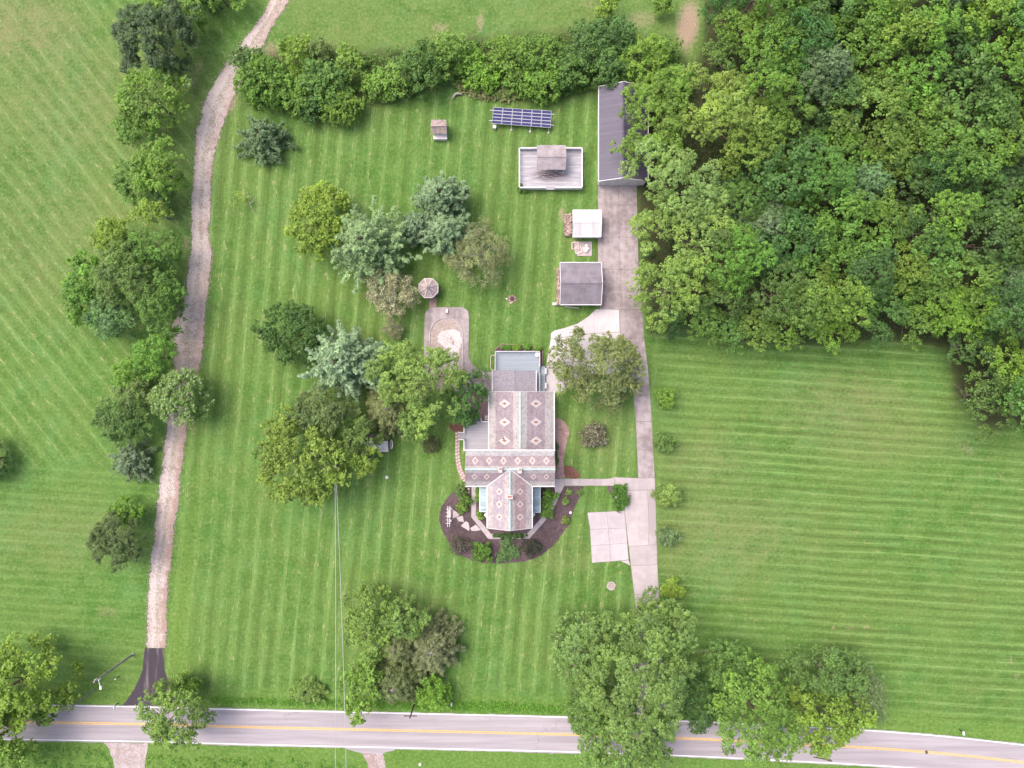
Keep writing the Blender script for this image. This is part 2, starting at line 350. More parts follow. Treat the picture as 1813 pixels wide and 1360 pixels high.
def make_ground():
    d = 7
    pxs = np.concatenate([[-60000,-12000,-4000,-1500,-600,-250], np.arange(-100, 1915, d), [2060,2400,3300,6000,14000,62000]]).astype(float)
    pys = np.concatenate([[-60000,-12000,-4000,-1500,-600,-250], np.arange(-100, 1465, d), [1600,1950,2900,5500,13500,62000]]).astype(float)
    X, Y = np.meshgrid(pxs, pys)
    lane_c = np.interp(Y, [p[1] for p in LANE_L], [p[0] for p in LANE_L])
    left = X < lane_c
    A = np.zeros(X.shape+(4,)); B = np.zeros(X.shape+(4,))
    mid = (~left) & (X < 1165) & (Y > 150) & (Y < 1235)
    right = (X >= 1165) & (Y > 560) & (Y < 1300)
    A[...,0] = blur(mid.astype(float), 5); A[...,1] = blur((right | (left & (Y > 830))).astype(float), 6); A[...,2] = blur((left & (Y <= 830)).astype(float), 8)
    A[...,1] *= np.where(left, .55, 1)
    dirt = np.zeros(X.shape); dry = np.zeros(X.shape); lush = np.zeros(X.shape)
    def ell(a, cx, cy, rx, ry, v, rot=0):
        c, s_ = math.cos(math.radians(rot)), math.sin(math.radians(rot))
        u = ((X-cx)*c+(Y-cy)*s_)/rx; q = (-(X-cx)*s_+(Y-cy)*c)/ry
        np.maximum(a, v*np.clip(1.35-np.sqrt(u*u+q*q), 0, 1), out=a)
    for e in ((780,48,30,14,.62),(850,40,10,26,.75),(480,90,26,30,.7,-50),(1135,35,50,26,.6),(1218,45,26,60,1.0,8),(1050,10,40,12,.5),(930,20,30,10,.45),(336,150,14,14,.8),(352,120,12,40,.55,15),
              (410,185,14,28,.75,25),(330,430,7,26,.7),(342,760,10,14,.6),(335,880,8,60,.5,8),(1505,1110,22,8,.55),(1535,1113,7,5,.9),(1520,1102,5,4,.9),(1475,1110,4,4,.9),(1790,1170,6,14,.7),(1800,1198,10,6,.8),(1765,1185,7,4,.6),
              (1712,795,34,16,.55,40),(1735,835,26,10,.5,70),(1775,845,24,12,.5,40),(1640,770,60,20,.35,15),(1230,800,10,60,.35),(1290,1060,90,8,.5,4),(1330,1095,70,7,.5,4),(1260,1155,55,10,.6),(1300,1100,60,10,.35),(1300,1075,70,12,.38),(1060,1020,14,8,.4),(905,530,13,11,.8),(1082,1037,13,13,.75),(1052,300,7,150,.42),
              (1010,425,36,10,.5),(995,380,12,22,.7),(850,165,60,14,.6),(745,60,20,20,.3),(640,838,40,9,.6),(770,350,10,18,.4),(725,360,8,14,.45),(1480,905,7,4,.5),(1415,823,4,4,.6),(1240,585,60,18,.25)):
        ell(dirt, *e)
    for e in ((40,50,130,80,.85),(150,180,230,160,.45),(120,420,220,160,.35),(120,950,160,60,.3),(700,1090,90,60,.35),(1280,950,160,90,.45),(1500,720,130,60,.5),(1250,820,90,60,.4),(1560,780,160,40,.35),(190,1085,18,10,.8),(980,990,90,30,.3),(1080,770,60,60,.3)):
        ell(dry, *e)
    # edges of the lane: worn turf
    g0 = np.interp(Y, [p[1] for p in LANE_R], [p[0] for p in LANE_R])
    edge = np.minimum(np.abs(X-lane_c), np.abs(X-g0)); inside = (Y > -120) & (Y < 1150)
    dirt = np.maximum(dirt, np.where(inside, np.clip(1-edge/13, 0, 1)*.55, 0))
    strip = (X > g0+12) & (X < g0+42) & (Y > 840) & (Y < 1200)
    lush = np.maximum(lush, blur(strip.astype(float), 4)*np.clip((Y-760)/420, 0, .85))
    rd = np.interp(X, [p[0] for p in RC], [p[1] for p in RC])
    ditch = (Y > rd-68) & (Y < rd+90); lush = np.maximum(lush, blur(ditch.astype(float), 3)*.55)
    top = (Y < 120) & (X > 480) & (X < 1240); dry = np.maximum(dry, blur(top.astype(float), 6)*.25)
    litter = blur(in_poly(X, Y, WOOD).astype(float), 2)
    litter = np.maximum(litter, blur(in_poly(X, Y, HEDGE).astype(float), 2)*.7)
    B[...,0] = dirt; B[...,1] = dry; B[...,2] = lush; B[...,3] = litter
    wx = (X-906.5)*S; wy = (680-Y)*S
    V = np.stack([wx, wy, np.zeros_like(wx)], -1).reshape(-1, 3)
    ny, nx = X.shape; i = np.arange(ny*nx).reshape(ny, nx)
    Q = np.stack([i[1:,:-1], i[1:,1:], i[:-1,1:], i[:-1,:-1]], -1).reshape(-1, 4)
    g = G('grass'); p = g.pos(); x, y, z = g.sep(p)
    nb = g.noise(p, .045, 4, .55); nm = g.noise(p, .33, 5, .62); nf = g.noise(p, 1.9, 5, .7); nv = g.noise(p, 7.5, 3, .7)
    a = g.n('ShaderNodeAttribute', attribute_name='A'); b = g.n('ShaderNodeAttribute', attribute_name='B')
    aV, aH, aD = g.sep(a.outputs['Vector']); dirt_, dry_, lush_ = g.sep(b.outputs['Vector']); lit_ = b.outputs['Alpha']
    col = g.mix(g.step(nm, .36, .66), (.060, .135, .028), (.108, .185, .052))
    col = g.mix(g.step(nb, .40, .62, 0, .6), col, (.122, .178, .052))
    np_ = g.noise(p, .11, 5, .7, .8); col = g.mix(g.step(np_, .50, .68, 0, .5), col, (.100, .205, .072)); col = g.mix(g.step(np_, .30, .46, .42, 0), col, (.135, .158, .055))
    col = g.mix(g.step(nf, .50, .68, 0, .70), col, (.200, .240, .105))
    col = g.mix(g.step(nf, .30, .47, .75, 0), col, (.044, .084, .022))
    wob = g.mul(g.sub(nb, .5), .9)
    reg = g.step(g.noise(p, .026, 4, .6, .5), .36, .58, .6, 1.0)
    def stripes(u, v, per, mask, col, thin=.35, fl=.55, soft=.6):
        mask = g.mul(mask, reg)
        sn = g.math('SINE', g.mul(u, 2*math.pi/per)); sn2 = g.math('SINE', g.mul(u, 2*math.pi*2/per))
        brk = g.noise(g.comb(g.mul(u, .55), g.mul(v, .035), 0), 1.0, 4, .6)
        fine = g.noise(g.comb(g.mul(u, 3.2), g.mul(v, .11), 3.0), 1.0, 4, .65)
        flk = g.noise(g.comb(g.mul(u, 2.2), g.mul(v, .55), 9.0), 1.0, 5, .72)
        lt = g.mul(g.mul(g.step(g.add(sn, g.mul(g.sub(fine, .5), 3.0)), .35, 1.2), g.step(brk, .36, .58, .25, 1.0)), mask)
        dk = g.mul(g.mul(g.step(g.add(sn, g.mul(g.sub(fine, .5), 4.2)), -1.1, -.1, 1, 0), g.step(brk, .36, .58, .3, 1.0)), mask)
        st2 = g.noise(g.comb(g.mul(u, 5.5), g.mul(v, .06), 5.0), 1.0, 4, .7)
        col = g.mix(g.mul(g.mul(g.step(st2, .50, .68), mask), soft*.55), col, (.150, .215, .075))
        col = g.mix(g.mul(g.mul(g.step(st2, .32, .48, 1, 0), mask), soft*.75), col, (.078, .098, .032))
        idw = g.n('ShaderNodeTexWhiteNoise', noise_dimensions='1D'); g.put(idw.inputs['W'], g.math('FLOOR', g.add(g.mul(u, 1/per), .25)))
        lt = g.mul(lt, g.step(idw.outputs[0], .0, 1.0, .6, 1.0)); dk = g.mul(dk, g.step(idw.outputs[0], .0, 1.0, 1.0, .6))
        col = g.mix(g.mul(lt, soft), col, (.190, .265, .100))
        col = g.mix(g.mul(dk, soft*.95), col, (.074, .100, .030))
        tan = g.mul(g.mul(g.step(flk, .54, .66), g.step(sn, -.4, .7)), mask)
        return g.mix(g.mul(tan, fl), col, (.33, .28, .165))
    uV = g.add(g.sub(x, g.mul(y, .093)), wob); col = stripes(uV, y, 2.7, aV, col, soft=.74, fl=.9)
    uH = g.add(g.add(y, g.mul(x, .068)), wob); col = stripes(uH, x, 1.62, aH, col, soft=.76, fl=.4)
    uD = g.add(g.add(g.mul(x, .786), g.mul(y, .618)), wob); vD = g.sub(g.mul(x, .618), g.mul(y, .786)); col = stripes(uD, vD, 2.3, aD, col, soft=.5, fl=.85)
    col = g.mix(1.0, col, (.97, 1.08, .88), 'MULTIPLY')
    col = g.mix(g.mul(dry_, g.step(g.add(g.mul(nm, .5), nf), .50, .98)), col, (.215, .198, .100))
    col = g.mix(g.mul(lush_, .75), col, g.mix(g.step(nf, .35, .65), (.085, .175, .028), (.165, .250, .052)))
    ds = g.step(g.add(dirt_, g.mul(g.sub(g.add(g.mul(nf, .6), g.mul(nv, .4)), .5), 1.3)), .36, 1.0)
    col = g.mix(g.mul(ds, .9), col, g.mix(g.step(nv, .35, .65), (.24, .155, .115), (.40, .30, .235)))
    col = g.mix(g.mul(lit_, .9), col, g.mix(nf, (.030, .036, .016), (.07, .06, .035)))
    sp = g.step(g.noise(p, 5.0, 2, .5), .74, .80, 0, .5); col = g.mix(g.mul(sp, g.sub(1, lit_)), col, (.36, .31, .20))
    k = g.add(.56, g.mul(nv, .88)); col = g.mix(1.0, col, g.comb(k, k, k), 'MULTIPLY')
    mat = g.out(col, .9, g.bump(g.add(g.mul(nf, 1.0), g.mul(nv, .6)), .55, .12), .12)
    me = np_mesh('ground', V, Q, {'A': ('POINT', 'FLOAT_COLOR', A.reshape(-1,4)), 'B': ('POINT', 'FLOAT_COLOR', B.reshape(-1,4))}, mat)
    o = bpy.data.objects.new('ground', me); C.objects.link(o); return struct(o)

RC = [(-3000,1262),(-300,1274),(0,1278),(82.7,1279.2),(264.8,1282.3),(397,1286.2),(580,1290.5),(740,1294),(900,1297.6),(960,1299.2),(1100,1303.2),(1230,1308),(1320,1312.3),(1403,1317),(1470,1320),(1536,1323.7),(1590,1327.3),(1637,1331),(1700,1337),(1760,1343.5),(1813,1349.7),(1900,1361),(2000,1375),(2300,1425),(4500,1850)]
make_ground()

def ribbon(name, o0, o1, z, mat, parent=None, jit=0.0, x0=-3000, x1=4500, th=0.0):
    xs = np.array([p[0] for p in RC], float); ys = np.array([p[1] for p in RC], float)
    X = np.concatenate([[x0], np.arange(max(x0, -200)+8, min(x1, 2100), 8 if jit else 16), [x1]]); X = X[(X >= x0) & (X <= x1)]
    yc = np.interp(X, xs, ys)
    if len(yc) > 20:
        k = np.ones(7)/7; yp = np.concatenate([yc[:3], np.convolve(yc, k, 'valid'), yc[-3:]]); yc = yp
    rng = np.random.default_rng(len(name)+int(o0*3)+5000)
    j0 = rng.normal(0, jit, len(X)); j1 = rng.normal(0, jit, len(X))
    mb = MB()
    top = [P(x, y+o0+a) for x, y, a in zip(X, yc, j0)]; bot = [P(x, y+o1+a) for x, y, a in zip(X, yc, j1)]
    for i in range(len(X)-1):
        mb.poly([(bot[i].x,bot[i].y,z),(bot[i+1].x,bot[i+1].y,z),(top[i+1].x,top[i+1].y,z),(top[i].x,top[i].y,z)])
    return mb.build(name, mat, parent)
road = struct(ribbon('road', -32.6, 33.6, .020, M['road'], jit=.35))
ribbon('edge_line', -31.2, -29.6, .025, M['line_white'], road); ribbon('edge_line', 29.9, 31.5, .025, M['line_white'], road)
ribbon('centre_line', -1.9, -.55, .025, M['line_yellow'], road); ribbon('centre_line', .65, 2.0, .025, M['line_yellow'], road)
mb = MB()                                   # tar patches and skid stains lying on the asphalt
for pts in ([(1440,1339.5),(1458,1341),(1471,1344.5),(1474,1348),(1470,1348.5),(1455,1344),(1440,1341.5)], [(1637,1329.5),(1642,1328.5),(1643,1334),(1639,1335.5)]):
    mb.prism([P(*p) for p in pts], .021, .0285)
mb.build('tar_patch', M['pole_dark'], road)

def sheet(name, pts, z, mat, jit=0.0, seg=4.0, seed=1, kind=True, parent=None, z0=-.03):
    """ground sheet from a pixel outline, its border broken up by `jit` pixels"""
    rng = np.random.default_rng(seed); out = []
    n = len(pts)
    for i in range(n):
        a = np.array(pts[i], float); b = np.array(pts[(i+1) % n], float); L = np.hypot(*(b-a)); m = max(1, int(L/seg)) if jit else 1
        for k in range(m):
            q = a+(b-a)*k/m
            if jit: q = q+rng.normal(0, jit, 2)
            out.append(P(q[0], q[1]))
    o = MB().prism(out, z0, z).build(name, mat, parent)
    return struct(o) if kind else o
def smooth(pts, it=2):
    for _ in range(it):
        q = []
        for i in range(len(pts)):
            a, b = pts[i], pts[(i+1) % len(pts)]
            q += [(a[0]*.75+b[0]*.25, a[1]*.75+b[1]*.25), (a[0]*.25+b[0]*.75, a[1]*.25+b[1]*.75)]
        pts = q
    return pts

# gravel lane as a jagged strip with a soil crown, loose stones scattered along it
def lane():
    ys = np.arange(-125, 1149, 3.0); rng = np.random.default_rng(3)
    l = np.interp(ys, [p[1] for p in LANE_L], [p[0] for p in LANE_L]); r = np.interp(ys, [p[1] for p in LANE_R], [p[0] for p in LANE_R])
    k = np.ones(9)/9; sm = lambda v: np.concatenate([v[:4], np.convolve(v, k, 'valid'), v[-4:]])
    wv = np.cumsum(rng.normal(0,.5,len(ys)+20)); wv -= np.convolve(wv, np.ones(41)/41, 'same'); l = sm(l)+rng.normal(0, 1.0, len(ys))+wv[:len(ys)]; r = sm(r)+rng.normal(0, 1.0, len(ys))+wv[20:]
    mb = MB(); nx = 4
    for i in range(len(ys)-1):
        for j in range(nx):
            q = []
            for (ii, jj) in ((i+1,j),(i+1,j+1),(i,j+1),(i,j)):
                px = l[ii]+(r[ii]-l[ii])*jj/nx; p = P(px, ys[ii]); q.append((p.x, p.y, .012+(.05 if jj == 2 else 0.0)))
            mb.poly(q)
    o = struct(mb.build('gravel_lane', M['lane'])); at = o.data.attributes.new('t', 'FLOAT', 'POINT'); at.data.foreach_set('value', np.tile([[j/nx,(j+1)/nx,(j+1)/nx,j/nx] for j in range(nx)], (len(ys)-1,1,1)).ravel().astype(np.float32)); return o, ys, l, r
def lane_mat():
    g = G('gravel_lane'); p = g.pos(); x, y, z = g.sep(p)
    big = g.noise(p, .10, 4, .6, .4); a = g.noise(p, .5, 5, .7); b = g.noise(p, 3.4, 5, .75); vc = g.sep(g.vor(p, 15.0, out='Color'))[0]
    col = g.mix(g.step(big, .40, .60), (.48, .412, .39), (.41, .33, .29))
    col = g.mix(g.step(g.add(g.mul(a, .5), g.mul(b, .5)), .47, .62, 0, .8), col, (.30, .215, .195))
    tt = g.attr('t', 'Fac'); tw = g.add(tt, g.mul(g.sub(a, .5), .8)); col = g.mix(g.mul(g.step(tw, .62, .9), g.step(y, 30.0, -25.0, .25, .85)), col, (.31, .205, .175)); col = g.mix(g.mul(g.step(tw, .12, .3), g.step(tw, .34, .5, .5, 0)), col, (.52, .46, .455))
    crown = g.mul(g.step(z, .022, .055), g.step(b, .42, .58)); col = g.mix(g.mul(crown, .62), col, g.mix(g.step(a, .45, .55), (.23, .175, .15), (.17, .19, .09)))
    k = g.add(.80, g.mul(vc, .4)); col = g.mix(1.0, col, g.comb(k, k, k), 'MULTIPLY')
    return g.out(col, .95, g.bump(g.vor(p, 15.0), .6, .03), .15)
M['lane'] = lane_mat()
lane_o, lys, ll, lr = lane()

def rock_template(seed=0, k=1):
    rng = np.random.default_rng(seed)
    v = np.array([(1,0,0),(-1,0,0),(0,1,0),(0,-1,0),(0,0,1),(0,0,-1)], float)*(1+rng.normal(0,.18,(6,1)))
    f = np.array([(0,2,4),(2,1,4),(1,3,4),(3,0,4),(2,0,5),(1,2,5),(3,1,5),(0,3,5)]); return v, f
def scatter_rocks(name, pos, sizes, mat, parent, flat=.5, seed=0):
    rng = np.random.default_rng(seed); v, f = rock_template(seed); n = len(pos)
    ang = rng.uniform(0, 6.28, n); sx = sizes*rng.uniform(.7,1.3,n); sy = sizes*rng.uniform(.7,1.3,n)
    c, s_ = np.cos(ang), np.sin(ang)
    X = v[None,:,0]*sx[:,None]; Y = v[None,:,1]*sy[:,None]; Z = v[None,:,2]*(sizes*flat)[:,None]
    W = np.stack([X*c[:,None]-Y*s_[:,None], X*s_[:,None]+Y*c[:,None], Z], -1)+pos[:,None,:]
    off = root_offset(parent); W = W.reshape(-1,3)-np.array(off)
    F = (f[None]+np.arange(n)[:,None,None]*6).reshape(-1,3)
    o = bpy.data.objects.new(name, np_mesh(name, W, F, None, mat)); C.objects.link(o); o.parent = parent; o['kind'] = 'stuff'; return o
rng = np.random.default_rng(5)
ii = rng.integers(0, len(lys), 4200); t = np.where(rng.random(4200) < .6, rng.choice([-.02, 1.02], 4200)+rng.normal(0,.05,4200), rng.random(4200))
pp = np.array([tuple(P(ll[i]+(lr[i]-ll[i])*q, lys[i]+rng.uniform(-1.5,1.5))) for i, q in zip(ii, t)]); pp[:,2] = .03
scatter_rocks('loose_stones', pp, rng.uniform(.05,.15,4200), M['stone'], lane_o, seed=2)

struct(sheet('asphalt_apron', [(257,1147.5),(253.7,1168),(252.6,1186),(245,1206),(231.7,1230),(216,1250.5),(331,1254),(318,1236),(309,1225.6),(297,1203.6),(291.5,1186),(291,1170),(290,1147.5)], .017, M['apron'], .25, 4, 8))
sheet('gravel_entrance', [(184,1314.5),(193,1326),(199,1340),(204,1362),(208,1420),(254,1420),(256,1362),(258,1340),(260,1330),(262,1316.5)], .015, M['gravel'], .6, 4, 9)
sheet('paved_turnout', [(606,1323),(622,1329),(640,1334),(676,1334),(692,1330),(706,1325)], .016, M['road'], .5, 4, 10)
sheet('gravel_entrance', [(640,1332),(648,1348),(653,1362),(660,1420),(688,1420),(683,1362),(680,1345),(678,1332)], .012, M['gravel'], .6, 4, 11)

# ------------------------------------------------------------------ concrete drive and walks, slab by slab
def slabs(name, polys, mat, top=.055, gap=.22, base=True, label=None, child='slab', tilt=True, seed=0):
    """parent joint bed + one bevel-less slab object per polygon, shrunk by half a joint"""
    rng = random.Random(seed)
    mb = MB()
    for q in polys: mb.prism([P(*p) for p in q], -.03, .012)
    root = struct(mb.build(name, M['joint']))
    for q in polys:
        cx = sum(p[0] for p in q)/len(q); cy = sum(p[1] for p in q)/len(q); pts = []
        for p in q:
            dx, dy = p[0]-cx, p[1]-cy
            pts.append(P(cx+math.copysign(max(0, abs(dx)-gap), dx), cy+math.copysign(max(0, abs(dy)-gap), dy)))
        MB().prism(pts, .0, top+(rng.uniform(-.006,.006) if tilt else 0)).build(child, mat, root)
    return root
def quad_rows(rows, ncol=(0, 1)):
    """rows: list of (left(x,y), right(x,y)); cut each band into columns at fractions ncol"""
    out = []
    for (l0, r0), (l1, r1) in zip(rows, rows[1:]):
        for a, b in zip(ncol, ncol[1:]):
            f = lambda l, r, t: (l[0]+(r[0]-l[0])*t, l[1]+(r[1]-l[1])*t)
            out.append([f(l0,r0,a), f(l0,r0,b), f(l1,r1,b), f(l1,r1,a)])
    return out
old = []
rows = [((1058.5,326),(1127,326)),((1058.5,363.3),(1128,363.3)),((1058.5,420),(1129,420)),((1058.8,477),(1131,477)),((1060,514),(1134,514)),((1062,548.3),(1137,548.3))]
old += quad_rows(rows, (0, .53, 1))
rows = [((1096.9,548.3),(1137,548.3)),((1098,600),(1140.6,600)),((1106,655),(1147.6,655)),((1121,699),(1150.8,699)),((1125.5,746.5),(1154,746.5)),((1127.6,796),(1156.6,796)),((1129.8,846.5),(1159.3,846.5))]
old += quad_rows(rows)
drive = slabs('driveway', old, M['concrete'], .055, .28, seed=1)
low = [[(1088,844.7),(1130,846.5),(1159.3,846.5),(1160.2,867),(1110.5,868.5),(1108,863),(1100,858.5),(1088.5,858.6)]]
low += [[(1110.5,868.5),(1146,867.6),(1148,902),(1149,935),(1147.5,965.5),(1112.8,967.8),(1109,935),(1106,904),(1106.5,895),(1109,884)], [(1146,867.6),(1160.2,867),(1161.3,905),(1162,940),(1162.8,964.4),(1147.5,965.5),(1149,935),(1148,902)]]
low += quad_rows([((1113,967.8),(1162.8,964.4)),((1117,1002),(1164,1000)),((1123,1052),(1166.6,1051.5)),((1127,1092),(1169,1092)),((1130,1140),(1172,1140)),((1132,1190),(1175,1190)),((1130,1240),(1179,1240)),((1120,1270.5),(1192,1273.5))])
slabs('driveway', low, M['concrete_pale'], .052, .25, seed=2)
pad = []
L = [(1039.7,907.5),(1044.8,937.3),(1046.3,966),(1048,996.6)]; Mi = [(1074,906),(1077,936),(1079,964),(1082,994)]; Rr = [(1105.5,904),(1108.5,934.9),(1110.7,961.5),(1113,991)]
for i in range(3):
    pad.append([L[i],Mi[i],Mi[i+1],L[i+1]]); pad.append([Mi[i],Rr[i],Rr[i+1],Mi[i+1]])
pad.append([(1098,993),(1113,991.5),(1116.5,1001.5),(1109,998)])
slabs('parking_pad', pad, M['concrete_pad'], .062, .2, seed=3)
newc = [[(1055.6,547.5),(1096.4,548.6),(1097.2,588),(1052,590),(1052,551)], [(1052,551),(1052,590),(975,600),(975.2,590.4),(981,585.6),(1000,581),(1023,573),(1042,560)],
        [(975,600.4),(1052,590.4),(1052,640),(967.7,641.6)], [(1052,590.4),(1097.4,588.4),(1105,655),(1080,662),(1052,664)], [(967.7,642),(1051.6,640.4),(1051.6,664.5),(1015,680),(992,694.6),(966.4,694.6)]]
slabs('new_apron_slab', newc, M['concrete_new'], .058, .15, seed=4)
cuts = [999.5,1011.5,1024.5,1037,1051,1064,1076.5,1088]
walk = [[(a,847.8),(b,847.8 if b < 1080 else 845.5),(b,860),(a,860)] for a, b in zip(cuts, cuts[1:])]
walk += [[(981.5,847.8),(999.5,847.8),(999,860.5),(992,874),(983,874),(981.5,862)]]
wo = [(992,874),(977,908),(957,931.5),(936.6,954),(902,954.2),(864.7,954.2),(849,934),(834.3,915.3),(834.6,888),(835,861)]
wi = [(983,874),(968,905),(951,925.5),(933,945),(902,946.5),(869,945),(855.5,928),(842.7,912),(843.2,886),(843.6,861)]
walk += [[wo[i],wo[i+1],wi[i+1],wi[i]] for i in range(len(wo)-1)]
slabs('garden_walk', walk, M['concrete_pale'], .060, .12, seed=5)
ring_o = [(751.5,662),(750.4,630),(750.5,605),(751,588),(752,558),(754.7,551.2),(762.3,544.4),(791,544),(819.8,544),(828.3,550.4),(830.8,559.7),(830.3,590),(829.6,630.7)]
ring_i = [(760.8,662),(760.6,630),(760.6,605),(761.4,586.7),(769,571.5),(772,569),(779,564.7),(791,562.7),(804.6,566.4),(810,570.5),(814.7,574.9),(819,588),(819,630.7)]
loop = [[ring_o[i],ring_o[i+1],ring_i[i+1],ring_i[i]] for i in range(len(ring_o)-1)]
loop += [[(819,630.7),(829.6,630.7),(836.7,645.9),(836.7,664),(819,664)], [(836.7,645.9),(848.6,655.2),(854.5,656.8),(854.5,674),(836.7,674)], [(854.5,656.8),(871.4,659.8),(871.4,674),(854.5,674)], [(836.7,674.4),(854.5,674.4),(854.5,692.5),(836.7,692.5)], [(854.5,674.4),(871.4,674.4),(871.4,692.5),(854.5,692.5)], [(805,664.4),(836.3,664.4),(836.3,692.5),(805,692.5)]]
slabs('loop_walk', loop, M['concrete'], .06, .12, seed=6)
sheet('dirt_circle', [(760.6,690),(760.6,605.3),(761.4,586.7),(769,571.5),(779,564.7),(791,562.7),(804.6,566.4),(814.7,574.9),(819,587),(819,690)], .02, M['dirt'], .15, 6, 12)
sheet('white_gravel_patch', smooth([(776,590),(786,585),(797,583),(812,586),(818,596),(817,612),(812,618),(812,640),(812,662),(797,662),(794,640),(791,618),(782,613),(775,602)]), .034, M['gravel_white'], .8, 2, 13)
sheet('brick_walk', [(760,526),(772,526),(772.5,544.2),(759.5,544.4)], .03, M['brickpath'], 0, 4, 14)
sheet('brick_patio', [(818,693),(866,693),(866,750),(818,750)], .02, M['brickpath'], 0, 4, 14)
MB().prism([P(818,692.4), P(866,692.4), P(866,694.4), P(818,694.4)], 0, .5).build('patio_wall', M['white'])
tag(bpy.data.objects['patio_wall'], 'low white retaining wall along the brick patio edge', 'wall')

kp = MB().tube([P(x,y,0)+Vector((0,0,.08)) for x,y in [(760.8,660)]+ring_i[1:]+[(819,660)]], [.10]*(len(ring_i)+1), 5)
tag(kp.build('stone_edging', M['concrete_pad']), 'pale curb edging round the dirt circle inside the looped walk', 'edging')
# ------------------------------------------------------------------ beds
BED = [(999,861),(1034,861),(1029.4,873.5),(1019,896),(1010.9,916.7),(1006,932),(994.4,947),(979.7,966),(956,985.5),(930.7,994),(898.5,997.4),(858,997.4),(834.3,991.4),(807.2,979.6),(793.7,959.3),(781,936),(777,920.4),(781,898.4),(795.4,878),(806.4,868),(826,861),(826,850),(985,850)]
bed = sheet('garden_bed', BED, .028, M['mulch'], .45, 3, 20)
sheet('chip_path', smooth([(993,741),(1003,750),(1008,760),(1004.5,781),(998,809),(997.5,836),(1003,847),(982,847),(985,838),(987,822),(987,800),(984,790),(981,786),(981,745),(986,741)], 1), .024, M['chips'], .35, 3, 21)
sheet('round_bed', smooth([(997.5,838),(998,826),(1006,823),(1017,829),(1026,839),(1029,847),(1003,847)], 1), .020, M['brownbed'], .3, 3, 22)
sheet('rear_bed', [(875.5,623),(877,619),(887.5,609.5),(909,610),(935,611.5),(958,615),(961,621),(960,650),(955,650),(955,623)], .024, M['mulch'], .3, 3, 23)
sheet('side_bed', smooth([(795,748),(822,745),(822,764),(805,766),(797,760)], 1), .025, M['brownbed'], .3, 3, 24)
sheet('bush_bed', smooth([(1072,862),(1082,858),(1094,870),(1100,893),(1092,895),(1084,880)], 1), .02, M['mulch'], .3, 3, 25)
# metal/stone edging of the rear bed
mb = MB(); pts = [(875.5,623),(877,619),(887.5,609.5),(909,610),(935,611.5),(958,615),(961,621),(960,649)]
mb.tube([P(x,y,0)+Vector((0,0,.09)) for x,y in pts], [.08]*len(pts), 5)
tag(mb.build('bed_edging', M['chips']), 'thin reddish edging round the planting strip behind the blue deck', 'edging')
mb = MB(); pts = [(876,629),(871,629),(868.5,633),(868.5,650),(870,655),(876,655)]
mb.tube([P(x,y,0)+Vector((0,0,.09)) for x,y in pts], [.07]*len(pts), 5)
tag(mb.build('bed_edging', M['tan']), 'small pale looped edging at the west side of the blue deck', 'edging')

# stepping stones: pairs along the house's west side
sp = struct(MB().prism([P(*p) for p in [(806,764),(814,764),(813.5,800),(814.5,816),(818,830),(824,842),(831,850),(831,874),(823,874),(822,856),(815,846),(809,832),(806.5,816),(805.5,800)]], -.03, .016).build('stepping_stone_path', M['chips']))
cl = [(810,766),(810,780),(809.6,800),(811,818),(814,832),(819.5,844),(827,856),(828,872)]
cy_ = np.linspace(0, 1, 19); seg = np.array(cl); dd = np.concatenate([[0], np.cumsum(np.hypot(*np.diff(seg, axis=0).T))]); dd /= dd[-1]
for i, t in enumerate(cy_):
    cx, cy = np.interp(t, dd, seg[:,0]), np.interp(t, dd, seg[:,1]); t2 = min(1, t+.02); dx, dy = np.interp(t2, dd, seg[:,0])-cx, np.interp(t2, dd, seg[:,1])-cy
    L_ = math.hypot(dx, dy) or 1; dx, dy = (dx/L_, dy/L_) if L_ > 1e-6 and t < 1 else (0, 1)
    for s_, dl in ((-1, 0), (1, 1.6)):
        if i > 15 and s_ == 1: continue
        qx, qy = cx-dy*s_*2.0+dx*dl, cy+dx*s_*2.0+dy*dl; hw, hl = 1.55, 1.75
        MB().prism([P(qx+a*hw*-dy+b*hl*dx, qy+a*hw*dx+b*hl*dy) for a, b in ((-1,-1),(1,-1),(1,1),(-1,1))], .0, .07).build('stone', M['tan'], sp)
# flagstones in the bed, each its own stone
for pts, lb in (([(801.5,903),(807,905),(812,910),(813,913),(804,917),(802,917)], 'rounded pale flagstone beside the white bench in the mulch bed'),
            ([(792.5,903),(799,903),(798.5,916),(792,917)], 'narrow white flagstone under the white bench'),
            ([(808,916),(819.5,913),(821.5,924),(812,923)], 'squarish pale flagstone second along the mulch bed steps'),
            ([(816,931),(824,923),(829,924.5),(831,932),(830.8,940)], 'teardrop pale flagstone third along the mulch bed steps'),
            ([(832.5,935),(842.5,929),(851.5,938),(843,940),(835,939.5)], 'triangular pale flagstone against the angled concrete walk')):
    tag(MB().prism([P(*p) for p in pts], .0, .10).build('flagstone', M['flag']), lb, 'flagstone')

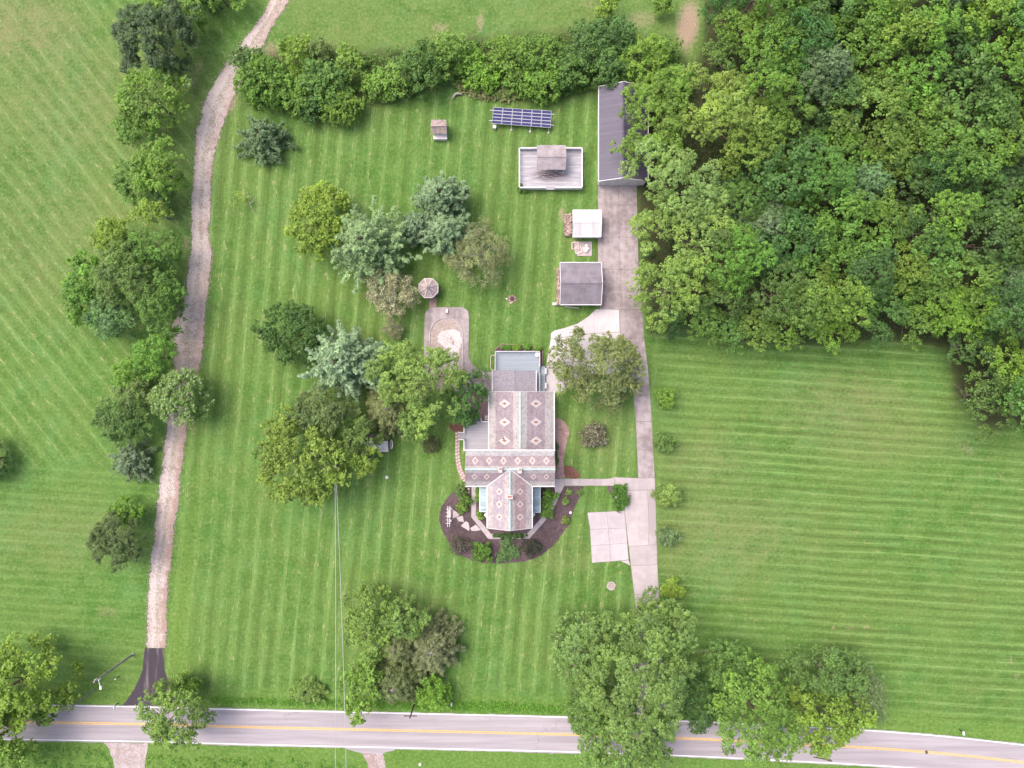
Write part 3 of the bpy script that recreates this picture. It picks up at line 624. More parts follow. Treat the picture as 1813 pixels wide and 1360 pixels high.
# ------------------------------------------------------------------ the house
def strip(name, mat, parent, E0, E1, R0, R1, t0, t1, th=.10):
    return MB().plate([lerp(E0,R0,t0), lerp(E1,R1,t0), lerp(E1,R1,t1), lerp(E0,R0,t1)], th).build(name, mat, parent)
def diamond(parent, E0, E1, R0, R1, u, t, hw, hh, center, cross=False):
    """white lozenge of slates with a coloured heart, hw along the ridge, hh along the slope"""
    c = lerp(lerp(E0,E1,u), lerp(R0,R1,u), t); a = (E1-E0).normalized(); b = (R0-E0); b = (b-a*b.dot(a)).normalized(); n = a.cross(b)
    if n.z < 0: n = -n
    q = c+n*.012
    d = MB().plate([q+a*hw, q+b*hh, q-a*hw, q-b*hh], .02).build('slate_diamond', M['dia_w'], parent)
    q = c+n*.022; mb = MB()
    if cross:
        for (i, j) in ((0,0),(1,0),(-1,0),(0,1),(0,-1)):
            r = q+a*i*hw*.17+b*j*hh*.22
            mb.plate([r+a*hw*.16, r+b*hh*.22, r-a*hw*.16, r-b*hh*.22], .012)
    else: mb.plate([q+a*hw*.46, q+b*hh*.46, q-a*hw*.46, q-b*hh*.46], .012)
    mb.build('diamond_heart', M['dia_r'] if center == 'r' else M['dia_p'], d)

def window(parent, x, y, z, wd, hg, face):
    """sash window on an axis-aligned wall; face = outward unit (x or y)"""
    fx, fy = face; tx, ty = -fy, fx; mb = MB(); o = Vector((x, y, z)); T = Vector((tx,ty,0)); F = Vector((fx,fy,0)); U = Vector((0,0,1))
    a, b = wd/2, hg/2
    for p, q in (((-a,-b),(a,-b)),((-a,b),(a,b)),((-a,-b),(-a,b)),((a,-b),(a,b)),((-a,0),(a,0))):
        mb.bar(o+T*p[0]+U*p[1]+F*.05, o+T*q[0]+U*q[1]+F*.05, .10, .09, F)
    fr = mb.build('window', M['white'], parent)
    MB().poly([o+T*-a+U*-b+F*.03, o+T*a+U*-b+F*.03, o+T*a+U*b+F*.03, o+T*-a+U*b+F*.03]).build('pane', M['glass'], fr)

hx, hy = P(905, 800).x, P(905, 800).y
house = empty('house', (hx, hy, 0), 'large white house with patterned slate roof of pink and cream diamonds', 'house')
# rear wing, one storey, ridge north-south
ze, zr = 3.2, 5.2
yN = P(0, 693.6, ze).y; yS = P(0, 799.0, ze).y
xW, xE, xR = P(866,0,ze).x, P(980.5,0,ze).x, P(920.6,0,zr).x
EW0, EW1 = Vector((xW,yN,ze)), Vector((xW,yS,ze)); EE0, EE1 = Vector((xE,yN,ze)), Vector((xE,yS,ze)); RR0, RR1 = Vector((xR,yN,zr)), Vector((xR,yS,zr))
for (E0, E1, cuts_, ms) in ((EW0, EW1, (0,.215,.78,1), ('cream_y','mauve_y','cream_y')), (EE0, EE1, (0,.265,.79,1), ('cream_y','mauve_y','cream_y'))):
    for i, m in enumerate(ms): strip('slate_field' if i == 1 else 'slate_band', M[m], house, E0, E1, RR0, RR1, cuts_[i], cuts_[i+1])
MB().bar(RR0+Vector((0,0,.04)), RR1+Vector((0,0,.04)), .30, .08).build('ridge_cap', M['teal'], house)
for y in (714.3, 746.9, 779.6):
    u = (y-693.6)/(799-693.6)
    diamond(house, EW0, EW1, RR0, RR1, u, .505, .76, 1.08, 'r', True); diamond(house, EE0, EE1, RR0, RR1, u, .53, .76, 1.08, 'r', True)
MB().box(xW+.35, xE-.35, yS, yN-.3, 0, ze-.04).build('wall', M['wall'], house)
MB().poly([(xW+.35,yN-.31,ze-.04),(xR,yN-.31,zr-.16),(xE-.35,yN-.31,ze-.04)]).build('gable_wall', M['wall'], house)
for E0, E1, s_ in ((EW0,EW1,-1),(EE0,EE1,1)):
    MB().bar(E0+Vector((s_*.09,0,-.02)), E1+Vector((s_*.09,0,-.02)), .16, .14).build('gutter', M['white'], house)
MB().bar(EW0+Vector((0,.03,-.06)), RR0+Vector((0,.03,-.06)), .05, .2).bar(EE0+Vector((0,.03,-.06)), RR0+Vector((0,.03,-.06)), .05, .2).build('bargeboard', M['white'], house)
for px, py, z in ((915.5,720.5,5.0),(914.2,774.7,5.0)):
    c = P(px,py,z); MB().box(c.x-.16,c.x+.16,c.y-.2,c.y+.2,c.z-.2,c.z+.12).build('roof_vent', M['steel'], house)
for px, py, z in ((885,726,4.1),(911.5,757,4.9)):
    c = P(px,py,z); MB().cyl(c.x,c.y,c.z-.3,c.z+.35,.09,k=8).build('vent_pipe', M['white'], house)
c = P(891,776,4.2); MB().cyl(c.x,c.y,c.z-.3,c.z+.3,.13,k=8).build('vent_pipe', M['dark'], house)
for k in range(4):
    yy = yN-1.6-k*2.4
    window(house, xE-.35, yy, 1.7, .9, 1.4, (1,0)); window(house, xW+.35, yy, 1.7, .9, 1.4, (-1,0))
# front wing, two storeys, ridge east-west
ze, zr = 6.2, 8.2
x0, x1 = P(824.5,0,ze).x, P(981.8,0,ze).x
yN2, yS2, yR = P(0,798.3,ze).y, P(0,860.4,ze).y, P(0,830.8,zr).y
A0, A1 = Vector((x0,yN2,ze)), Vector((x1,yN2,ze)); B0, B1 = Vector((x0,yS2,ze)), Vector((x1,yS2,ze)); Q0, Q1 = Vector((x0,yR,zr)), Vector((x1,yR,zr))
for i, (m, a, b) in enumerate((('pale_x',0,.27),('mauve_x',.27,.83),('cream_x',.83,1))):
    strip('slate_field' if i == 1 else 'slate_band', M[m], house, A0, A1, Q0, Q1, a, b)
for px in (841.9,866.6,891.6,916.6,942,966.7): diamond(house, A0, A1, Q0, Q1, (px-824.5)/(981.8-824.5), .545, .56, .82, 'p')
# cross gable to the south: valley from the eave corner to the ridge
gW, gE, gR = P(863,0,ze).x, P(941.6,0,ze).x, P(902.8,0,zr).x
yF = P(0, 934.9, ze).y
for (e0, q0, vE, side) in ((B0, Q0, gW, 'w'), (B1, Q1, gE, 'e')):
    VE = Vector((vE, yS2, ze)); VR = Vector((gR, yR, zr))
    for i, (m, a, b) in enumerate((('cream_x',0,.27),('mauve_x',.27,.77),('cream_x',.77,1))):
        strip('slate_field' if i == 1 else 'slate_band', M[m], house, e0, VE, q0, VR, a, b)
for px in (840.2,862.2): diamond(house, B0, B1, Q0, Q1, (px-824.5)/(981.8-824.5), .555, .50, .66, 'r')
for px in (944.2,966.7): diamond(house, B0, B1, Q0, Q1, (px-824.5)/(981.8-824.5), .555, .50, .66, 'r')
FR = Vector((gR, yF, zr)); VR = Vector((gR, yR, zr))
for (gx, m, tt, dx) in ((gW, 'lilac_y', .53, 0), (gE, 'rose_y', .54, 0)):
    F0, V0 = Vector((gx, yF, ze)), Vector((gx, yS2, ze))
    for i, (mm, a, b) in enumerate((('cream_y',0,.265),(m,.265,.775),('cream_y',.775,1))):
        strip('slate_field' if i == 1 else 'slate_band', M[mm], house, F0, V0, FR, VR, a, b)
    for py in (870.5,892.8,915.3):
        t = tt; yy = P(0,py,7.2).y
        F1, R1_ = Vector((gx, yF+10, ze)), Vector((gR, yF+10, zr)); diamond(house, F0, F1, FR, R1_, (yy-yF)/10, t, .62, .66, 'r')
    MB().tube([V0+Vector((0,0,.06)), VR+Vector((0,0,.06))], [.09,.09], 5).build('valley_flashing', M['white'], house)
    MB().bar(F0+Vector((math.copysign(.08,gx-gR),0,-.02)), V0+Vector((math.copysign(.08,gx-gR),0,-.02)), .14, .14).build('gutter', M['white'], house)
    MB().bar(F0+Vector((0,-.03,-.05)), FR+Vector((0,-.03,-.05)), .06, .22).build('bargeboard', M['white'], house)
MB().bar(Q0+Vector((0,0,.04)), Q1+Vector((0,0,.04)), .28, .08).build('ridge_cap', M['teal'], house)
MB().bar(FR+Vector((0,0,.04)), VR+Vector((0,-.2,.03)), .24, .08).build('ridge_cap', M['teal'], house)
MB().bar(A0+Vector((-.35,.1,-.02)), A1+Vector((.1,.1,-.02)), .20, .16).build('gutter', M['white'], house)
MB().bar(B0+Vector((-.05,-.08,-.03)), Vector((gW-.1,yS2-.08,ze-.03)), .16, .14).build('gutter', M['white'], house); MB().bar(B1+Vector((.05,-.08,-.03)), Vector((gE+.1,yS2-.08,ze-.03)), .16, .14).build('gutter', M['white'], house)
MB().box(x0+.3, x1-.3, yS2+.35, yN2-.3, 0, ze-.06).build('wall', M['wall'], house)
MB().box(gW+.35, gE-.35, yF+.4, yS2+.36, 0, ze-.05).build('wall', M['wall'], house)
mb = MB()
for xx in (x0+.29, x1-.29): MB().poly([(xx,yS2+.35,ze-.06),(xx,yN2-.3,ze-.06),(xx,yR,zr-.14)]).build('gable_wall', M['wall'], house)
mb.poly([(gW+.35,yF+.39,ze-.05),(gE-.35,yF+.39,ze-.05),(gR,yF+.39,zr-.14)]); mb.build('gable_wall', M['wall'], house)
for px, py, w_, d_ in ((886.2,832.3,.55,.75),(920.5,833.6,.55,.75),(902.8,880.3,.95,.55)):
    c = P(px,py,8.9)
    ch = MB().box(c.x-w_/2,c.x+w_/2,c.y-d_/2,c.y+d_/2,7.4,9.0).box(c.x-w_/2-.05,c.x+w_/2+.05,c.y-d_/2-.05,c.y+d_/2+.05,8.72,8.9).build('chimney', M['pinkbrick'], house)
    MB().box(c.x-w_/2+.1,c.x+w_/2-.1,c.y+d_/2-.35,c.y+d_/2-.08,8.9,9.04).build('flue', M['brick'], ch)
c = P(979.2,820,6.8); MB().box(c.x-.3,c.x+.3,c.y-.42,c.y+.42,6.1,7.2).build('chimney', M['pinkbrick'], house)
for k in range(5):
    for z in (1.8, 4.6):
        xx = lerp(x0, x1, .1+.2*k)
        if abs(xx-gR) > 4.2: window(house, xx, yS2+.35, z, .9, 1.5, (0,-1))
for z in (1.8, 4.6):
    for yy in (yR+1.3, yR-1.3): window(house, x0+.3, yy, z, .9, 1.5, (-1,0)); window(house, x1-.3, yy, z, .9, 1.5, (1,0))
    for xx in (gR-2.3, gR+2.3): window(house, xx, yF+.4, z, .9, 1.5, (0,-1))
    for yy in (yF+2, yF+4.6): window(house, gW+.35, yy, z+.6 if z < 3 else z, .8, 1.3, (-1,0)); window(house, gE-.35, yy, z+.6 if z < 3 else z, .8, 1.3, (1,0))
# front bay with its two white corner pieces
c = P(902.5, 935, 3); mb = MB(); b0 = gW-.35; b1 = gE+.35
mb.prism([(b0-.35,yF+1.55),(b0+.6,yF+2.4),(b0+.75,yF+.7),(b0+.55,yF+.55)], 0, 3.1); mb.build('bay_roof', M['white'], house)
mb = MB(); mb.prism([(b1+.35,yF+1.65),(b1-.6,yF+2.4),(b1-.75,yF+.7),(b1-.55,yF+.45)], 0, 3.1); mb.build('bay_roof', M['white'], house)
# side porches with teal standing-seam roofs
def porch(pxa, pxb, pya, pyb, side):
    zi, zo = 3.3, 2.7; a, b = P(pxa,pya,3), P(pxb,pyb,3); xi, xo = (b.x, a.x) if side < 0 else (a.x, b.x); yt, yb = a.y, b.y; hip = .85
    r = MB().plate([(xo,yb,zo),(xo,yt,zo),(xi,yt,zi),(xi,yb+hip*.9,zi)], .08).plate([(xo,yb,zo),(xi,yb,zo+.02),(xi,yb+hip*.9,zi)], .06).build('porch_roof', M['teal_seam'], house)
    sm = MB()
    for k in range(1, 8):
        yy = lerp(yt, yb+hip, k/8); sm.bar((xo,yy,zo+.03),(xi,yy,zi+.03),.05,.06)
    sm.build('roof_seam', M['teal'], r)
    MB().bar((xo,yb,zo-.02),(xo,yt,zo-.02),.14,.14).build('gutter', M['white'], house); MB().bar((xo,yb-.02,zo-.02),(xi,yb-.02,zo-.02),.10,.14).build('gutter', M['white'], house)
    MB().box(min(xi,xo)+.1,max(xi,xo)-.1,yb+.1,yt,0,.45).build('porch_floor', M['deck_grey'], house)
    for yy in (yb+.25, (yt+yb)/2, yt-.3): MB().cyl(xo+(.2 if side < 0 else -.2),yy,.45,2.66,.09,k=8).build('porch_post', M['white'], house)
porch(849.2,862.2,860.5,906.2,-1); porch(943.9,956.6,862.5,907.8,1)
# rear porch roof in grey shingle
ze, zr = 2.9, 3.35; a, b = P(872,656.2,ze), P(949,693.8,ze); xr = P(911,0,zr).x
for m, q in ((0, [(a.x,b.y,ze),(a.x,a.y,ze),(xr,a.y,zr),(xr,b.y,zr)]), (1, [(b.x,b.y,ze),(b.x,a.y,ze),(xr,a.y,zr),(xr,b.y,zr)])):
    MB().plate(q, .1).build('porch_roof', M['shingle'], house)
MB().bar((xr,a.y,zr+.02),(xr,b.y,zr+.02),.22,.05).build('ridge_cap', M['shingle'], house)
MB().bar((a.x-.05,a.y,ze-.03),(a.x-.05,b.y,ze-.03),.12,.16).build('gutter', M['white'], house); MB().bar((b.x+.05,a.y,ze-.03),(b.x+.05,b.y,ze-.03),.12,.16).build('gutter', M['white'], house)
for xx in (a.x+.2, b.x-.2):
    for yy in (a.y-.15, (a.y+b.y)/2): MB().box(xx-.07,xx+.07,yy-.07,yy+.07,.9,2.82).build('porch_post', M['white'], house)
def rail(pts, z, parent, h=1.0, wd=.10, mat='white', step=.9):
    mb = MB(); bl = MB()
    for p, q in zip(pts, pts[1:]):
        p, q = Vector((p[0],p[1],0)), Vector((q[0],q[1],0)); L = (q-p).length; n = max(1, round(L/step))
        mb.bar(p+Vector((0,0,z+h)), q+Vector((0,0,z+h)), wd, .07); mb.bar(p+Vector((0,0,z+.12)), q+Vector((0,0,z+.12)), .06, .06)
        for k in range(n+1):
            c = lerp(p, q, k/n); mb.box(c.x-.055,c.x+.055,c.y-.055,c.y+.055,z,z+h+.06)
        for k in range(int(L/.16)):
            c = lerp(p, q, (k+.5)*.16/L); bl.box(c.x-.02,c.x+.02,c.y-.02,c.y+.02,z+.12,z+h)
    r = mb.build('railing', M[mat], parent); bl.build('balusters', M[mat], r)
# rear deck
a, b = P(876.2,622,1), P(956,694,1)
MB().box(a.x,b.x,b.y,a.y,.55,1.0).build('deck_floor', M['deck_blue'], house)
MB().box(a.x+.1,b.x-.1,b.y,a.y-.1,0,.55).build('deck_skirt', M['white'], house)
rail([(a.x+.07,P(0,656,1).y),(a.x+.07,a.y-.07),(b.x-.07,a.y-.07),(b.x-.07,P(0,649,1).y)], 1.0, house)
rail([(b.x-.07,P(0,661,1).y),(b.x-.07,b.y+.1)], 1.0, house)
c, d = P(956.4,648.5,.5), P(965.5,694,.5)
MB().box(c.x,d.x,d.y,c.y,0,.5).build('ramp', M['deck_blue'], house)
for py in (657, 683): q = P(966.3,py,.9); MB().box(q.x-.12,q.x+.12,q.y-.5,q.y+.5,0,.95).build('step_rail', M['white'], house)
q = P(951,628,1.6); t = empty('round_table', (q.x,q.y,1.0), 'small round white table in the corner of the blue deck', 'table')
MB().cyl(q.x,q.y,1.66,1.72,.38,k=20).build('table_top', M['white'], t); MB().cyl(q.x,q.y,1.03,1.66,.05,k=8).build('leg', M['white'], t); MB().cyl(q.x,q.y,1.0,1.04,.24,k=12).build('base', M['white'], t)
# west deck with two flights of steps
a, b = P(821.5,745.5,1), P(866,797.5,1)
MB().box(a.x,b.x,b.y,a.y,.75,1.0).build('deck_floor', M['deck_grey'], house); MB().box(a.x+.1,b.x,b.y,a.y-.1,0,.75).build('deck_skirt', M['white'], house)
X = lambda px: P(px,0,1).x
Y = lambda py: P(0,py,1).y
rail([(a.x+.07,Y(765.5)),(a.x+.07,a.y-.07),(X(841),a.y-.07),(X(841),Y(740.5))], 1.0, house, wd=.16)
rail([(X(852.5),Y(740.5)),(X(852.5),a.y-.07),(b.x,a.y-.07)], 1.0, house, wd=.16)
rail([(X(813),Y(765.5)),(a.x+.07,Y(765.5))], .6, house, wd=.14); rail([(X(813),Y(777.5)),(a.x+.07,Y(777.5)),(a.x+.07,b.y+.1)], 1.0, house, wd=.16)
for k in range(3):
    MB().box(X(841.5),X(852),Y(745.5-k*1.9-1.9),Y(745.5-k*1.9-3.6+1.7)+.19,0,.75-k*.25).build('step', M['deck_grey'], house)
    MB().box(a.x-.30*(k+1),a.x-.30*k,Y(777),Y(766),0,.75-k*.25).build('step', M['deck_grey'], house)
c = P(862,740,1); t = empty('condenser_unit', (c.x,c.y,0), 'square white air conditioning unit with dark fan beside the west deck', 'air conditioner')
MB().box(c.x-.33,c.x+.33,c.y-.33,c.y+.33,.06,.95).build('casing', M['white'], t); MB().cyl(c.x,c.y,.95,.965,.24,k=16).build('fan_opening', M['dark'], t)
MB().box(c.x-.42,c.x+.42,c.y-.42,c.y+.42,.03,.06).build('pad', M['concrete_pale'], t); mb = MB()
mb.box(c.x-.1,c.x+.1,c.y-.1,c.y+.1,.966,.99); mb.build('fan_hub', M['white'], t)

# ------------------------------------------------------------------ outbuildings
def gable_building(name, label, E, ridge, z, mats, axis, wall='wall', over=.25, door=None, trim=True, seams=None):
    """E: px box (x0,x1,y0,y1) of the roof eaves; ridge: px of ridge; z=(eave, ridge)"""
    ze, zr = z; x0, x1 = P(E[0],0,ze).x, P(E[1],0,ze).x; y0, y1 = P(0,E[3],ze).y, P(0,E[2],ze).y
    root = empty(name, ((x0+x1)/2,(y0+y1)/2,0), label, 'garage' if 'garage' in name else 'shed')
    if axis == 'y':
        xr = P(ridge,0,zr).x
        sl = [[(x0,y0,ze),(x0,y1,ze),(xr,y1,zr),(xr,y0,zr)], [(x1,y0,ze),(x1,y1,ze),(xr,y1,zr),(xr,y0,zr)]]
        rp = (Vector((xr,y0,zr+.03)), Vector((xr,y1,zr+.03))); tri = [[(x0+over,y0+over,ze),(x1-over,y0+over,ze),(xr,y0+over,zr-.12)], [(x0+over,y1-over,ze),(x1-over,y1-over,ze),(xr,y1-over,zr-.12)]]
        barge = [((x0,y0,ze),(xr,y0,zr)),((x1,y0,ze),(xr,y0,zr)),((x0,y1,ze),(xr,y1,zr)),((x1,y1,ze),(xr,y1,zr))]; eaves = [((x0-.06,y0,ze-.02),(x0-.06,y1,ze-.02)),((x1+.06,y0,ze-.02),(x1+.06,y1,ze-.02))]
    else:
        yr = P(0,ridge,zr).y
        sl = [[(x0,y1,ze),(x1,y1,ze),(x1,yr,zr),(x0,yr,zr)], [(x0,y0,ze),(x1,y0,ze),(x1,yr,zr),(x0,yr,zr)]]
        rp = (Vector((x0,yr,zr+.03)), Vector((x1,yr,zr+.03))); tri = [[(x0+over,y0+over,ze),(x0+over,y1-over,ze),(x0+over,yr,zr-.12)], [(x1-over,y0+over,ze),(x1-over,y1-over,ze),(x1-over,yr,zr-.12)]]
        barge = [((x0,y0,ze),(x0,yr,zr)),((x0,y1,ze),(x0,yr,zr)),((x1,y0,ze),(x1,yr,zr)),((x1,y1,ze),(x1,yr,zr))]; eaves = [((x0,y0-.05,ze-.02),(x1,y0-.05,ze-.02)),((x0,y1+.05,ze-.02),(x1,y1+.05,ze-.02))]
    roofs = []
    for q, m in zip(sl, mats): roofs.append(MB().plate(q, .1).build('roof_slope', M[m], root))
    MB().bar(rp[0], rp[1], .30, .06).build('ridge_cap', M[mats[0]], root)
    MB().box(x0+over,x1-over,y0+over,y1-over,0,ze-.05).build('wall', M[wall], root)
    mb = MB()
    for t in tri: MB().poly(t).build('gable_wall', M[wall], root)
    if trim:
        mb = MB()
        for p, q in barge: mb.bar(p, Vector(q), .10, .22)
        mb.build('bargeboard', M['white'], root)
        for p, q in eaves: MB().bar(p, q, .12, .15).build('gutter', M['white'], root)
    return root, (x0,x1,y0,y1,ze,zr)
gar, gb = gable_building('long_garage', 'long white garage with dark grey metal roof at the head of the driveway', (1060.5,1147,153.5,321), 1104, (3.0,4.9), ('garage','garage'), 'y', over=.18)
for k in range(2):
    xc = lerp(gb[0], gb[1], .27+.46*k); d = MB().box(xc-1.35,xc+1.35,gb[2]+.10,gb[2]+.17,0,2.4).build('garage_door', M['offwhite'], gar)
    MB().box(xc-.2,xc+.2,gb[2]+.06,gb[2]+.10,1.0,1.1).build('handle', M['steel'], d)
for k in range(4): window(gar, gb[0]+.18, gb[3]-2.4-k*3.8, 1.7, .9, .9, (-1,0))
tin, tb = gable_building('tin_shed', 'small shed with bright white corrugated tin roof beside the driveway', (1014,1064,372.5,419), 393, (2.3,3.0), ('tin','tin'), 'x', over=.2)
MB().box(tb[1]-.2,tb[1]-.14,tb[2]+1.2,tb[2]+2.8,0,2.0).build('door', M['offwhite'], tin)
grs, gs = gable_building('grey_shed', 'larger shed with plain grey shingle roof and white trim beside the driveway', (991.5,1064.6,465.3,539.3), 500.5, (2.7,4.3), ('shed_l','shed_l'), 'x', over=.25)
dr = MB().box(gs[1]-.25,gs[1]-.18,gs[2]+1.6,gs[2]+4.2,0,2.2).build('door', M['offwhite'], grs); MB().box(gs[1]-.18,gs[1]-.12,gs[2]+3.9,gs[2]+4.0,1.0,1.2).build('handle', M['steel'], dr)
window(grs, lerp(gs[0],gs[1],.4), gs[2]+.25, 1.5, .9, .9, (0,-1))
# pole leaning by the grey shed, crates by its corner
a, b = P(1000,543,.3), P(1024,545.5,.3); tag(MB().tube([a,b],[.06,.06],6).build('white_pole', M['white']), 'long white pole lying under the south eave of the grey shed', 'pole')
for k, (px,py) in enumerate(((980,538.5),(984.5,538.2),(989,538.4))):
    c = P(px,py); mb = MB().box(c.x-.19,c.x+.19,c.y-.24,c.y+.24,0,.34+.1*(k%2)); mb.box(c.x-.22,c.x+.22,c.y-.06,c.y+.06,.1,.2)
    tag(mb.build('firewood_crate', M['offwhite']), 'pale wooden crate in the short row at the grey shed corner', 'crate', 'crates at the shed corner')
# pavilion: old white deck with a little open roof
a, b = P(918.6,264.6,.7), P(1030.5,335.8,.7)
pav = empty('pavilion', ((a.x+b.x)/2,(a.y+b.y)/2,0), 'weathered white platform deck with small grey roof and railing', 'pavilion')
MB().box(a.x,b.x,b.y,a.y,.5,.7).build('deck_floor', M['deck_old'], pav); MB().box(a.x+.12,b.x-.12,b.y+.12,a.y-.12,0,.5).build('deck_skirt', M['offwhite'], pav)
X = lambda px: P(px,0,.7).x
rail([(X(966),b.y+.09),(a.x+.09,b.y+.09),(a.x+.09,a.y-.09),(b.x-.09,a.y-.09),(b.x-.09,b.y+.09),(X(982),b.y+.09)], .7, pav, 1.0, .20)
mb = MB()
for q in (((X(966),b.y+.06),(a.x+.06,b.y+.06)),((b.x-.06,b.y+.06),(X(982),b.y+.06)),((a.x+.06,a.y-.06),(b.x-.06,a.y-.06))):
    (p0, p1) = q; mb.box(min(p0[0],p1[0]),max(p0[0],p1[0]),p0[1]-.04,p0[1]+.04,.72,1.6)
mb.build('rail_panel', M['white'], pav)
zr_, ze_ = 4.0, 3.1; q = P(951,257,ze_); r = P(1002.3,276.9,zr_); s_ = P(950,300.5,ze_); xa, xb = P(950.4,0,3.4).x, P(1002.2,0,3.4).x
for y0_ in (q.y, s_.y): MB().plate([(xa,y0_,ze_),(xb,y0_,ze_),(xb,r.y,zr_),(xa,r.y,zr_)], .1).build('roof_slope', M['shed_d'], pav)
MB().bar((xa,r.y,zr_+.02),(xb,r.y,zr_+.02),.25,.06).build('ridge_cap', M['shed_d'], pav)
for xx in (xa+.3, xb-.3):
    for yy in (q.y-.3, s_.y+.3): MB().box(xx-.08,xx+.08,yy-.08,yy+.08,.7,3.15).build('post', M['offwhite'], pav)
# hut with mossy shakes
hut = empty('garden_hut', tuple(P(777,226)), 'tiny hut with mossy brown shake roof on the upper lawn', 'hut')
a, b = P(763.2,211.3,2.2), P(791.2,236,2.2); ym = lerp(b.y,a.y,.42)
MB().plate([(a.x,a.y,2.1),(b.x-.15,a.y-.05,2.1),(b.x,ym,3.0),(a.x+.05,ym,3.0)],.1).build('roof_slope', M['moss'], hut); MB().plate([(a.x-.05,b.y,2.1),(b.x,b.y-.05,2.1),(b.x,ym,3.0),(a.x+.05,ym,3.0)],.1).build('roof_slope', M['moss'], hut)
MB().bar((a.x,ym,3.02),(b.x,ym,3.02),.25,.07).build('ridge_cap', M['moss'], hut)
MB().box(a.x+.3,b.x-.15,b.y+.1,a.y-.25,0,2.08).build('wall', M['offwhite'], hut); mb = MB()
mb.box(a.x+.25,b.x-.1,b.y-.55,b.y+.1,0,.9); mb.build('porch_step', M['offwhite'], hut)
# gazebo
c = P(757.8,509.5,3); gz = empty('gazebo', (c.x,c.y,0), 'octagonal wooden gazebo with weathered shake roof', 'gazebo')
oct_ = lambda r, z, ph=.39: [Vector((c.x+r*math.cos(ph+k*math.pi/4), c.y+r*math.sin(ph+k*math.pi/4), z)) for k in range(8)]
lo, hi = oct_(1.80,2.5), oct_(.38,3.55)
for k in range(8):
    k2 = (k+1)%8; MB().plate([lo[k],lo[k2],hi[k2],hi[k]], .06).build('roof_panel', M['gaz'], gz); MB().bar(lo[k]+Vector((0,0,.03)),hi[k]+Vector((0,0,.03)),.10,.06).build('hip_board', M['offwhite'], gz)
    MB().bar(lo[k]+Vector((0,0,-.02)),lo[k2]+Vector((0,0,-.02)),.09,.12).build('fascia', M['offwhite'], gz)
cu = MB(); l2, h2 = oct_(.42,3.72), oct_(.04,4.15)
for k in range(8): cu.poly([l2[k],l2[(k+1)%8],h2[(k+1)%8],h2[k]]); cu.poly([hi[k],hi[(k+1)%8],l2[(k+1)%8],l2[k]])
cu.build('cupola', M['gaz'], gz)
pst = oct_(1.5,0)
for p in pst: MB().box(p.x-.06,p.x+.06,p.y-.06,p.y+.06,.3,2.5).build('post', M['offwhite'], gz)
MB().prism(oct_(1.62,0),0,.3).build('floor', M['wood'], gz)
# solar array
TL, TR, BR, BL = P(873.6,189.7,2.5), P(976.5,196.2,2.5), P(975.3,226.5,1.1), P(870.3,218.6,1.1)
TR.z = 2.5; c = (BL+BR)/2
sol = empty('solar_array', (c.x,c.y,0), 'ground mounted solar array of dark blue panels on posts', 'solar array')
n = (TR-TL).cross(BL-TL).normalized()
if n.z < 0: n = -n
bil = lambda u, v: lerp(lerp(TL,TR,u), lerp(BL,BR,u), v)
for i in range(6):
    for j in range(5):
        u0, u1, v0, v1 = i/6+.004, (i+1)/6-.004, j/5+.012, (j+1)/5-.012
        q = [bil(u0,v0),bil(u1,v0),bil(u1,v1),bil(u0,v1)]
        pn = MB().plate(q, .04).build('panel', M['panel'], sol)
        fr = MB()
        for a_, b_ in zip(q, q[1:]+q[:1]): fr.bar(a_+n*.004, b_+n*.004, .045, .05, n)
        fr.build('frame', M['alu'], pn)
for v, e in ((.2,.055),(.84,.05)):
    MB().bar(bil(-e,v)-n*.09, bil(1+e,v)-n*.09, .08, .08).build('rail', M['alu'], sol)
for px, py in ((878,225.5),(905.6,230.6),(938.7,233.2),(971.2,235.4)):
    g0 = P(px,py); u = (px-872)/104; t_ = bil(min(.97,max(.03,u)),.55)-n*.1
    MB().tube([g0,(g0.x,g0.y,.5),t_],[.05,.05,.05],6).build('post', M['steel'], sol); MB().cyl(g0.x,g0.y,0,.12,.22,k=10).build('footing', M['concrete_pale'], sol)
    s2 = MB().cyl(g0.x,g0.y,0.12,.2,.14,k=10).build('collar', M['offwhite'], sol)
g0 = P(875.5,227); MB().box(g0.x-.28,g0.x+.28,g0.y-.3,g0.y+.3,0,.8).build('inverter_box', M['offwhite'], sol)
# wash house with a wheel, half hidden under the trees
a, b = P(645,781,2.0), P(687,799.6,1.6); ws = empty('wash_house', ((a.x+b.x)/2,(a.y+b.y)/2+.6,0), 'low lean-to with whitewashed roof and wheel half hidden under trees', 'shed')
MB().plate([(a.x,b.y,1.5),(b.x,b.y,1.5),(b.x,a.y,2.3),(a.x,a.y,2.3)],.07).build('roof_slope', M['offwhite'], ws); MB().plate([(a.x,a.y+1.2,1.7),(b.x-.6,a.y+1.2,1.7),(b.x-.6,a.y,2.3),(a.x,a.y,2.3)],.07).build('roof_slope', M['shakes_dk'], ws)
MB().bar((a.x-.5,b.y,1.5),(b.x,b.y,1.5),.12,.14).bar((b.x,b.y,1.5),(b.x,a.y,2.3),.10,.14).build('trim', M['white'], ws)
MB().box(a.x+.2,b.x-.2,b.y+.2,a.y+.9,0,1.5).build('wall', M['wood'], ws)
whc = Vector((b.x+.42,(a.y+b.y)/2+.25,.75)); mb = MB(); mb.tube([whc+Vector((.14*math.cos(t)*2.2,.72*math.sin(t),.55*math.cos(t))) for t in np.linspace(0,6.2832,17)],[.09]*17,5,False); wh = mb.build('wheel', M['white'], ws)
mb = MB()
for k in range(4):
    t = k*math.pi/4; d = Vector((.3*math.cos(t),.72*math.sin(t),.55*math.cos(t))); mb.bar(whc-d,whc+d,.06,.06)
mb.build('spoke', M['wood'], wh)

